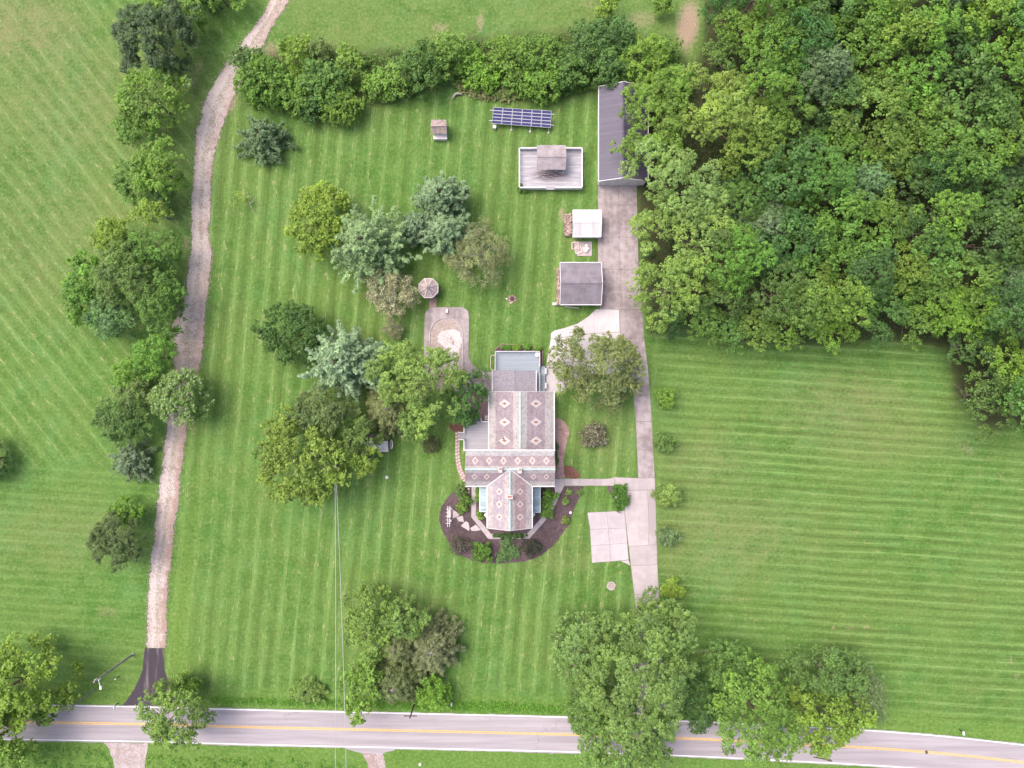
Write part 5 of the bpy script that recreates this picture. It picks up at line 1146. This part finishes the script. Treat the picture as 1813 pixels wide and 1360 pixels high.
tree('dead_shrub', 'small leafless grey shrub beside the blue spruce', 694,582,18,16,3,'decid',(.20,.17,.13),'shrub',leaf=.12,lobe=.7,dens=.35,twigs=8,barkm='bark_pale')
tree('mulberry_tree', 'small dark green tree shading the end of the house deck', 824,704,35,48,7.5,'decid',(.060,.110,.034),lobe=1.1,leaf=.28)
tree('maple_tree', 'big yellow-green maple beside the looped walk', 742,678,76,74,13,'decid',(.165,.205,.066),lobe=1.6,leaf=.27,clump=.5,nc=1.6,lrr=(.7,1.05),tight=.82); tree('maple_tree', 'round pale green crown below the big yellow-green maple', 740,745,34,32,9,'decid',(.158,.205,.068),lobe=1.2)
tree('hemlock_tree', 'olive hemlock with drooping sprays between the maple and blue spruce', 690,722,50,54,9,color=(.185,.175,.100),**HEM)
tree('ash_tree', 'dull olive tree in the shade left of the hemlock', 570,735,66,40,10,'decid',(.098,.118,.050),lobe=1.3); tree('ash_tree', 'green crown over the low lean-to roof', 640,770,34,30,9,'decid',(.105,.135,.045),lobe=1.0)
tree('sycamore_tree', 'large yellow-green tree with visible limbs above the overhead cable', 540,815,92,72,12,'decid',(.148,.178,.042),lobe=1.4,leaf=.34,gap=.10,twigs=2,barkm='bark_grey'); tree('sycamore_tree', 'thin yellow-green branch end hanging below the low lean-to', 648,812,30,30,8,'decid',(.155,.19,.040),lobe=.8,gap=.2,twigs=2,skirt=False)
tree('barberry_bush', 'small dark purple-green round shrub on the lawn left of the house', 763,787,17,13,1.3,'decid','purple','shrub',leaf=.14,lobe=.5,clump=.25,crown_z=.1,color_=None) if False else tree('barberry_bush', 'small dark purple-green round shrub on the lawn left of the house', 763,787,17,13,1.3,'decid',(.085,.085,.045),'shrub',leaf=.15,lobe=.5,clump=.28,crown_z=.1)
tree('hemlock_tree', 'wide olive conifer with grey branches between the house and driveway', 1060,652,82,66,9.5,'decid',(.150,.152,.078),leaf=.24,lobe=1.15,clump=.42,dens=.8,nc=2.3,lrr=(.55,1.1),twigs=3,barkm='bark_pale',crown_z=.12,hue=.6)
tree('rose_bush', 'round shrub dotted with pale flowers between the house and driveway', 1051,771,22,24,2.2,'decid',(.125,.095,.085),'shrub',bloom=(.07,(.40,.32,.32),1.1),leaf=.15,lobe=.6,clump=.3,dens=.8,twigs=4,barkm='bark_grey',crown_z=.1)
for px, py, r_, col, lb in ((1178,705,16,'bright','fresh green young tree at the top of the row east of the driveway'),(1178,783,17,(.105,.15,.05),'dull green young tree second in the row east of the driveway'),(1186,876,21,'pale','largest bright young tree of the row, level with the front walk'),(1181.5,951,17,(.115,.145,.085),'grey-green young tree of the row, level with the parking pad'),(1188,1041,17,'yellow','yellow-green young tree at the lower end of the row')):
    tree('young_tree', lb, px,py,r_,r_*.95,3.2,'decid',col,'tree','young trees along the driveway',leaf=.22,lobe=.7,clump=.36,crown_z=.1,nc=2.6,dens=1.3)
# clipped smooth bush
tree('clipped_bush', 'dense smooth clipped green bush at the corner of the walk and driveway', 1098,880,16,20,1.3,'decid',(.070,.130,.026),'shrub',leaf=.12,lobe=.8,clump=.3,nc=3.0,dens=.8,crown_z=.02,hue=.05)
# bare sapling with pale limbs
b = P(454,384); sp_ = empty('bare_sapling', (b.x,b.y,0), 'broken sapling with bare white limbs and few leaves', 'tree')
mb = MB(); pt = lambda x, y, z: P(x,y,z)
mb.tube([pt(454,380,0),pt(449,374,.6),pt(442,362,1.3),pt(440,357,1.6)],[.07,.06,.05,.03],5); mb.tube([pt(442,361,1.3),pt(447,357,1.8),pt(453,348,2.4)],[.055,.045,.02],5); mb.tube([pt(440,357,1.6),pt(440,346,2.3),pt(432,336,2.9)],[.045,.035,.015],5); mb.tube([pt(441,349,2.2),pt(449,345,2.7)],[.035,.015],5)
mb.build('trunk', M['bark_pale'], sp_)
(V, Q, v, hh), lob = crown_mesh('decid', 1.6, 1.4, 1.2, 77, leaf=.2, lobe=.6, clump=.35, dens=.3, gap=.5); e = P(430,354,1)
V = V+np.array([e.x-b.x, e.y-b.y, 1.0]); o = bpy.data.objects.new('crown', np_mesh('crown', V, Q, {'v': ('FACE','FLOAT',v), 'h': ('FACE','FLOAT',hh)}, M['leaf'])); C.objects.link(o); o.parent = sp_; o.color = (*BASE['yellow'],1)
# -- bed plants
for px, py, rx, ry, h, col, lb in ((815,871,10,11,1.2,(.115,.16,.055),'upright green shrub at the corner of the mulch bed'),(825.5,884,10,10,1.3,(.10,.15,.035),'green shrub beside the west walk in the mulch bed'),(817.5,898.5,10.5,8.5,1.0,(.15,.195,.05),'low light green mounded shrub in the mulch bed'),
        (846.5,875,3.2,15,.9,'lime','narrow strip of yellow-green plants along the west porch'),(849.5,909,4,4.5,.7,'lime','small yellow-green plant below the west porch'),(851.5,917,4.5,4.5,.6,'yellow','yellow plant inside the walk corner'),
        (970,882,14,14,1.5,(.115,.185,.035),'leafy hydrangea mass beside the east porch'),(966,903,12,13,1.4,(.135,.20,.045),'lower hydrangea mass beside the east porch'),
        (814,964,18,17,2.0,(.115,.085,.085),'thin purple-brown shrub in the lower mulch bed'),(854.5,977.5,17,18,1.9,(.095,.16,.03),'round fresh green shrub at the lower edge of the mulch bed'),(941,967,19,16,1.6,(.045,.042,.035),'dark maroon shrub lower right in the mulch bed'),
        (899.5,964,12,10,.45,'cover','upper patch of pale green ground cover in front of the house'),(911.5,976.5,9.5,11,.45,'cover','right patch of pale green ground cover in front of the house'),(891,984.5,12.5,11,.45,'cover','lower left patch of pale green ground cover in front of the house'),
        (1007.7,871.3,4.5,4.5,.6,'pale','small pale perennial first from the front walk in the dark bed'),(1027,871.3,4.2,4.2,.6,'pale','small pale perennial at the tip of the dark bed'),(1001,887,5,5,.6,'pale','small pale perennial second from the front walk in the dark bed'),(1001,920.5,6.5,6.5,.8,(.15,.18,.04),'yellowish perennial beside the white stone in the dark bed'),
        (896.5,615.3,9,3.6,.7,(.10,.175,.03),'left clump of green plants behind the blue deck'),(914,615.3,10,3.8,.7,(.13,.19,.03),'middle clump of green plants behind the blue deck'),(933,614.5,6,4.8,.9,(.10,.185,.03),'tall clump of green plants behind the blue deck'),(951,617.5,8,3.4,.7,(.12,.185,.035),'right clump of green plants behind the blue deck'),
        (983.5,790,3.5,6,1.2,(.055,.10,.03),'dark green upright shrub against the east house wall'),(984,812,2.6,14,.7,(.07,.12,.035),'narrow green plants along the east house wall'),(902,949,28,3.5,.4,(.06,.10,.03),'low dark planting strip under the front gable'),(926,337,9,3,.7,'bright','bright weeds along the lower edge of the old deck'),(921,331,4,6,1.0,'bright','bright weeds at the corner of the old deck')):
    sparse = lb.startswith('thin') or lb.startswith('dark maroon')
    tree('garden_shrub', lb, px,py,rx,ry,h,'decid',tuple(q*.85 for q in (BASE[col] if isinstance(col, str) else col)),'shrub',leaf=.15 if h > .5 else .12,lobe=min(.6,max(.25,min(rx,ry)*.05)),clump=.24,crown_z=.02,dens=.45 if sparse else 1.3,twigs=3 if sparse else 0,skirt=True,hue=.3,flat=.75 if h > .5 else .5)
# -- roadside group at the lower middle
tree('pear_tree', 'yellow-green tree on the upper left of the roadside thicket', 654,1098,44,68,8.5,'decid',(.135,.175,.050),lobe=1.1,leaf=.34,gap=.08); tree('pear_tree', 'light green crown in the middle of the roadside thicket', 720,1094,38,36,9,'decid',(.135,.18,.06),lobe=1.0)
tree('juniper_tree', 'olive juniper with grey limbs in the centre of the roadside thicket', 703,1140,42,42,8,color=(.185,.180,.105),**HEM); tree('dying_tree', 'brownish half bare juniper on the right of the roadside thicket', 766,1146,54,60,8,color=(.185,.172,.118),**{**HEM,'per':8,'fr':.9,'rb':.045})
tree('juniper_tree', 'dark olive juniper at the lower middle of the roadside thicket', 700,1210,58,46,8,color=(.150,.155,.085),**HEM); tree('pear_tree', 'bright leafy tree hanging over the road edge at the thicket', 642,1220,36,48,8,'decid',(.14,.195,.045),lobe=1.0,leaf=.36)
tree('bush', 'small bright green tree at the lower right of the roadside thicket', 768,1228,30,26,5,'decid','lime','shrub',lobe=.8)
tree('pampas_bush', 'pale yellow-green grassy bush on the roadside bank', 543,1224,34,22,2.0,'conifer','pale','shrub',leaf=.55,thin=.14,up=.14,space=.3,per=12,tuft=.6,levels=6,crown_z=.02)
# -- lower right along the road
tree('oak_tree', 'huge open limbed oak overhanging the driveway mouth', 1130,1195,106,118,14,'decid',(.142,.185,.068),lobe=1.5,leaf=.28,gap=.05,twigs=2,nc=2.0,lrr=(.65,1.05),tight=.8,barkm='bark_pale',clump=.55); tree('oak_tree', 'loose leafy limb crown on the left side of the huge oak', 1022,1138,48,58,9,'decid',(.140,.185,.072),lobe=1.1,gap=.06,twigs=2,barkm='bark_pale')
tree('oak_tree', 'leafy upper crown of the huge oak hiding the end of the driveway', 1158,1128,54,60,10,'decid',(.138,.184,.066),lobe=1.3,leaf=.28,crown_z=.2); tree('oak_tree', 'darker leafy crown under the left side of the huge oak by the road', 1048,1250,48,52,8,'decid',(.105,.15,.05),lobe=1.0,gap=.1); tree('oak_tree', 'leafy crown of the huge oak reaching below the road', 1105,1310,92,62,12,'decid',(.128,.178,.060),lobe=1.3,gap=.12,twigs=2,barkm='bark_pale')
tree('maple_tree', 'bright rounded maple over the road, right of the huge oak', 1335,1258,78,84,13,'decid',(.130,.188,.048),lobe=1.4,leaf=.28,nc=1.6,lrr=(.7,1.05),tight=.8); tree('maple_tree', 'darker green crown behind the bright rounded maple', 1292,1180,52,42,8,'decid',(.095,.145,.045),lobe=1.2)
tree('boxelder_tree', 'yellow-green tree over the road at the end of the roadside row', 1462,1275,72,52,9,'decid',(.150,.195,.040),lobe=1.1,leaf=.36); tree('boxelder_tree', 'mid green tree above the yellow-green road tree', 1462,1188,74,46,8,'decid',(.098,.142,.052),lobe=1.2,leaf=.26); tree('boxelder_tree', 'small bright crown wedged between the roadside trees', 1412,1245,26,26,9,'decid','yellow',lobe=.9)
tree('hawthorn_tree', 'greyish twiggy tree at the far end of the roadside row', 1532,1228,34,54,6.5,'decid',(.130,.155,.085),leaf=.2,lobe=.9,twigs=3,barkm='bark_pale',dens=.8)
tree('bush', 'low green scrub at the lower edge right of the oak', 1240,1240,40,50,5,'decid','dark','shrub',lobe=1.0)
# -- hedgerow across the top
hed = [(436,112,28,26,4.5,(.085,.13,.045)),(468,148,46,46,6,(.105,.165,.035)),(528,98,32,28,5.5,(.145,.195,.036)),(562,95,22,20,4.5,'olive'),(522,168,34,32,4.5,(.12,.18,.04)),(578,150,40,42,6,(.095,.15,.045)),(604,188,42,32,4,(.12,.165,.032)),(620,112,26,28,5,(.15,.20,.05)),(560,190,30,22,3.5,'dark'),
       (676,150,36,24,4,(.135,.20,.045)),(712,140,30,26,4.5,(.14,.195,.05)),(745,122,44,42,6.5,(.075,.12,.035)),(796,98,34,34,6,(.13,.185,.048)),(838,112,28,22,3.5,(.13,.205,.036)),(855,140,34,20,2.5,'lime'),(905,100,36,34,5,(.13,.185,.04)),(955,100,42,38,6,(.11,.165,.04)),(968,148,40,30,4.5,(.125,.19,.04)),(922,140,28,24,3.5,(.12,.18,.042)),
       (1010,125,40,34,5,(.085,.135,.04)),(1045,85,48,40,6,(.075,.12,.042)),(1085,62,40,28,5,(.075,.125,.045)),(1078,130,40,30,6,(.07,.115,.038)),(1142,112,46,40,8,(.135,.19,.036)),(1176,94,26,24,5,(.11,.17,.04)),(1206,140,26,18,4,(.10,.165,.036)),(1180,148,34,24,6,(.115,.17,.036))]
for (px,py,rx,ry,h,col) in hed:
    c3 = BASE[col] if isinstance(col, str) else col; tone = 'bright yellow-green' if c3[0] > .128 else ('dark green' if c3[0] < .09 else 'mid green')
    wh = 'at the lane end of the hedgerow' if px < 505 else 'in the bulging hedgerow part nearest the lane' if px < 640 else 'in the hedgerow behind the bleached log' if px < 820 else 'in the hedgerow right behind the solar array' if px < 985 else 'in the hedgerow left of the garage' if px < 1090 else 'in the hedgerow behind the garage'
    tone = ('tall ' if h >= 5 else 'low ')+tone
    tree('hedgerow_bush', f'{tone} bush {wh}', px,py,rx,ry,h,'decid',c3,'shrub',f'{tone} bushes {wh}',leaf=.30,lobe=.85,clump=.42,crown_z=.08)
tree('sapling', 'yellow leafed sapling on the rough ground beyond the hedgerow', 1076,12,20,18,4.5,'decid','yellow',lobe=.7); tree('sapling', 'slender green sapling with pale stem beside the dirt track', 1173,6,16,14,4,'decid','bright',lobe=.7)
# -- the wood on the right: named edge trees first
big = [(1272,215,80,82,14,'oak','olive-gold oak crown beside the garage, uppermost of the wood edge'),(1152,240,62,72,11,(.135,.185,.042),'leafy oak limbs hanging over the garage roof'),(1190,330,86,76,14,(.168,.212,.082),'pale puffy oak crown beside the garage front'),(1225,425,92,72,14,(.172,.212,.072),'broad puffy oak crown beside the upper driveway'),(1190,510,72,62,13,(.165,.210,.062),'puffy oak crown beside the lower end of the concrete court'),
       (1330,255,58,62,12,(.150,.195,.045),'yellow-green crown tucked behind the olive-gold oak'),(1162,172,46,40,9,(.13,.185,.038),'bright crown over the back corner of the garage')]
for (px,py,rx,ry,h,col,lb) in big:
    tree('oak_tree', lb, px,py,rx,ry,h,'decid',col,lobe=1.8,clump=.46,leaf=.25,dens=1.05,flat=1.0,nc=1.3,lrr=(.75,1.05),tight=.88,skirt=False,crown_z=.2)
protos = []
for k in range(9):
    rr = (6.2,5.2,6.8,4.6,5.8,5.0,6.4,4.2,5.4)[k]; rng = np.random.default_rng(500+k); hz = rr*1.5
    if k == 7: (V,Q,v,hh), sk = crown_mesh('conifer', rr, rr, hz, 600+k, **{a_: b_ for a_, b_ in PINE.items() if a_ not in ('kind','crown_z')})
    else: (V,Q,v,hh), sk = crown_mesh('decid', rr, rr*.92, hz, 600+k, lobe=(1.7,1.4,1.9,1.3,1.6,1.4,1.7,0,1.5)[k], leaf=(.30,.26,.33,.25,.30,.32,.26,0,.28)[k], clump=(.56,.48,.62,.46,.55,.52,.48,0,.52)[k], nc=(1.35,1.5,1.3,1.6,1.4,1.45,1.4,0,1.5)[k], lrr=(.7,1.05), tight=.82, skirt=False, flat=.9)
    me = np_mesh('crown', V, Q, {'v': ('FACE','FLOAT',v), 'h': ('FACE','FLOAT',hh)}, M['leaf'])
    tb_ = (limbs(rng, sk, 0.0, .25) if k != 7 else branches(rng, sk, hz, 0, .22)); tb_.tube([(0,0,-14),(0,0,.5)],[.3,.25],7)
    tm = bpy.data.meshes.new('trunk'); tm.from_pydata(tb_.v,[],tb_.f); tm.materials.append(M['bark']); protos.append((me, tm, rr, hz))
pts = [(b_[0],b_[1],b_[2]*.75) for b_ in big]; rng = np.random.default_rng(21); wood = []
WIN = [(1310,-60),(1890,-60),(1890,735),(1770,725),(1705,690),(1715,590),(1600,575),(1480,572),(1340,580),(1240,575),(1180,560),(1270,500),(1320,420),(1300,330),(1350,150),(1310,130),(1305,80)]
fixed = [(1745,700,6.3,0,9.5),(1470,575,4.8,1,8),(1545,560,5.2,4,9),(1400,575,5,5,8.5),(1335,575,4.6,1,7.5),(1290,585,3.8,3,6),(1240,568,4.2,3,7),(1180,572,3.6,3,5.5),(1620,565,4.6,3,8.5),(1790,640,6,2,11),(1720,610,5,5,9),(1283,20,4.0,4,8),(1280,95,3.8,1,7),(1315,60,4.6,8,10)]
for (px,py,r_,k,h) in fixed: wood.append((px,py,r_,k,h)); pts.append((px,py,r_*7))
tries = 0
while tries < 6000:
    tries += 1; px, py = rng.uniform(1245,1890), rng.uniform(-60,740)
    if not in_poly(np.array([px]), np.array([py]), WIN)[0]: continue
    r_ = rng.uniform(4.2,8.0)
    if any((px-a_)**2+(py-b_)**2 < ((c_+r_*7.2)*.70)**2 for a_,b_,c_ in pts): continue
    pts.append((px,py,r_*7.2)); wood.append((px,py,r_,int(rng.choice([0,1,2,3,4,5,6,8,0,1,2,3,4,5,6,8,7])),rng.uniform(8.0,16.5)))
tones = [('bright yellow-green',(.128,.180,.036)),('warm leaf green',(.114,.170,.038)),('fresh mid green',(.110,.168,.038)),('cool mid green',(.094,.155,.046)),('deep green',(.078,.128,.040)),('very dark green',(.062,.108,.038))]  # leaf tones, drawn at random per tree
for (px,py,r_,k,h) in wood:
    me, tm, rr, hz = protos[k]; s_ = r_/rr; top = h; z0 = max(1.0, top-hz*s_); zc = z0+hz*s_*.5; b = P(px,py,zc)
    tn, col = tones[int(rng.integers(0,6))]
    if k == 7: tn, col = 'bluish grey-green', (.130,.165,.105)
    col = tuple(c_*rng.uniform(.9,1.1) for c_ in col)
    wd_ = 'toward the far side of the wood' if px > 1640 else 'in the middle of the wood beyond the garage'
    where = 'in the wood corner jutting into the striped lawn' if px > 1660 and py > 540 else 'on the wood edge above the striped lawn' if py > 520 else 'on the wood edge beside the bare dirt track' if px < 1340 and py < 170 else 'just behind the puffy oaks by the garage' if px < 1420 else wd_
    size = 'small' if r_ < 4.7 else 'middle sized' if r_ < 5.9 else 'broad'
    root = empty('woodland_tree', (b.x,b.y,0), f'{size} {tn} tree {where}', 'tree', f'{size} {tn} woodland trees {where}')
    for nm, m_ in (('crown', me), ('trunk', tm)):
        o = bpy.data.objects.new(nm, m_); C.objects.link(o); o.parent = root; o.location = (0,0,z0); o.rotation_euler = (0,0,0)
        o.scale = (s_,s_,s_*rng.uniform(.95,1.05) if nm == 'crown' else min(s_, (z0+.05)/14)); 
        o.color = (*col,1)
    ang = rng.uniform(0,6.28)
    for ch in root.children: ch.rotation_euler = (0,0,ang)
# understory scrub: uncountable low growth filling the wood's floor and hedge foot
def scrub(name, poly, n, hmin, hmax, col, label, seed, leaf=.3):
    rng = np.random.default_rng(seed); xs = [p[0] for p in poly]; ys = [p[1] for p in poly]; q = []
    while len(q) < n:
        x = rng.uniform(min(xs),max(xs),4000); y = rng.uniform(min(ys),max(ys),4000); m = in_poly(x,y,poly); q += list(zip(x[m],y[m]))
    q = np.array(q[:n]); cz = rng.uniform(hmin,hmax,n); c = np.stack([(q[:,0]-906.5)*S,(680-q[:,1])*S,cz],-1); per = 9; ci = np.repeat(np.arange(n),per); N = n*per
    d = unit(rng.normal(0,1,(N,3))); d[:,2] = np.abs(d[:,2]); pos = c[ci]+d*np.array([.5,.5,.35])*rng.uniform(.3,1,(N,1)); pos[:,2] = np.maximum(pos[:,2],.08)
    nrm = unit(d*.6+np.array([0,0,.7])+rng.normal(0,.5,(N,3))); ln = leaf*rng.uniform(.7,1.5,N)
    V,Q,v,h = quads_from(pos,nrm,rng.normal(0,1,(N,3)),ln,ln*.55,np.clip(.5+rng.normal(0,.1,n)[ci]+rng.normal(0,.15,N),0,1),np.clip(rng.uniform(0,.5,n)[ci],0,1))
    o = bpy.data.objects.new(name, np_mesh(name,V,Q,{'v':('FACE','FLOAT',v),'h':('FACE','FLOAT',h)},M['leaf'])); C.objects.link(o); o.color = (*col,1); o['kind'] = 'stuff'; tag(o,label,'undergrowth'); return o
scrub('undergrowth', [(1250,-40),(1850,-40),(1850,740),(1760,730),(1700,690),(1695,600),(1480,600),(1330,600),(1200,585),(1160,575),(1140,480),(1150,340),(1180,180),(1240,140)], 6500, .3, 1.6, (.040,.066,.024), 'tangled low undergrowth on the floor of the wood', 31)  # base colour kept very dark to paint shade into the gaps between crowns
scrub('undergrowth', [(420,110),(560,90),(640,100),(790,80),(1040,60),(1190,80),(1230,140),(1150,152),(1060,158),(960,180),(860,172),(800,152),(640,190),(600,215),(520,188),(440,186)], 2600, .1, 1.1, (.095,.15,.038), 'weedy growth at the foot of the hedgerow', 32)
scrub('reeds', [(800,145),(900,150),(930,172),(900,182),(850,176),(815,165)], 420, .05, .5, (.19,.165,.10), 'pale dry reeds below the hedgerow', 33)
scrub('tall_grass', [(372,1244),(520,1247),(640,1252),(820,1256),(1000,1262),(1000,1250),(900,1243),(700,1240),(500,1238),(380,1232)], 900, .02, .18, (.105,.20,.030), 'tall roadside grass on the bank above the road', 34, .2)
scrub('tall_grass', [(262,1336),(420,1342),(600,1348),(636,1352),(640,1420),(262,1420)], 700, .05, .5, (.105,.19,.035), 'tall roadside grass and weeds below the road', 35, .22)
scrub('tall_grass', [(20,1318),(180,1322),(196,1345),(200,1420),(20,1420)], 300, .05, .4, (.09,.17,.035), 'tall grass below the road beside the gravel entrance', 36, .22)
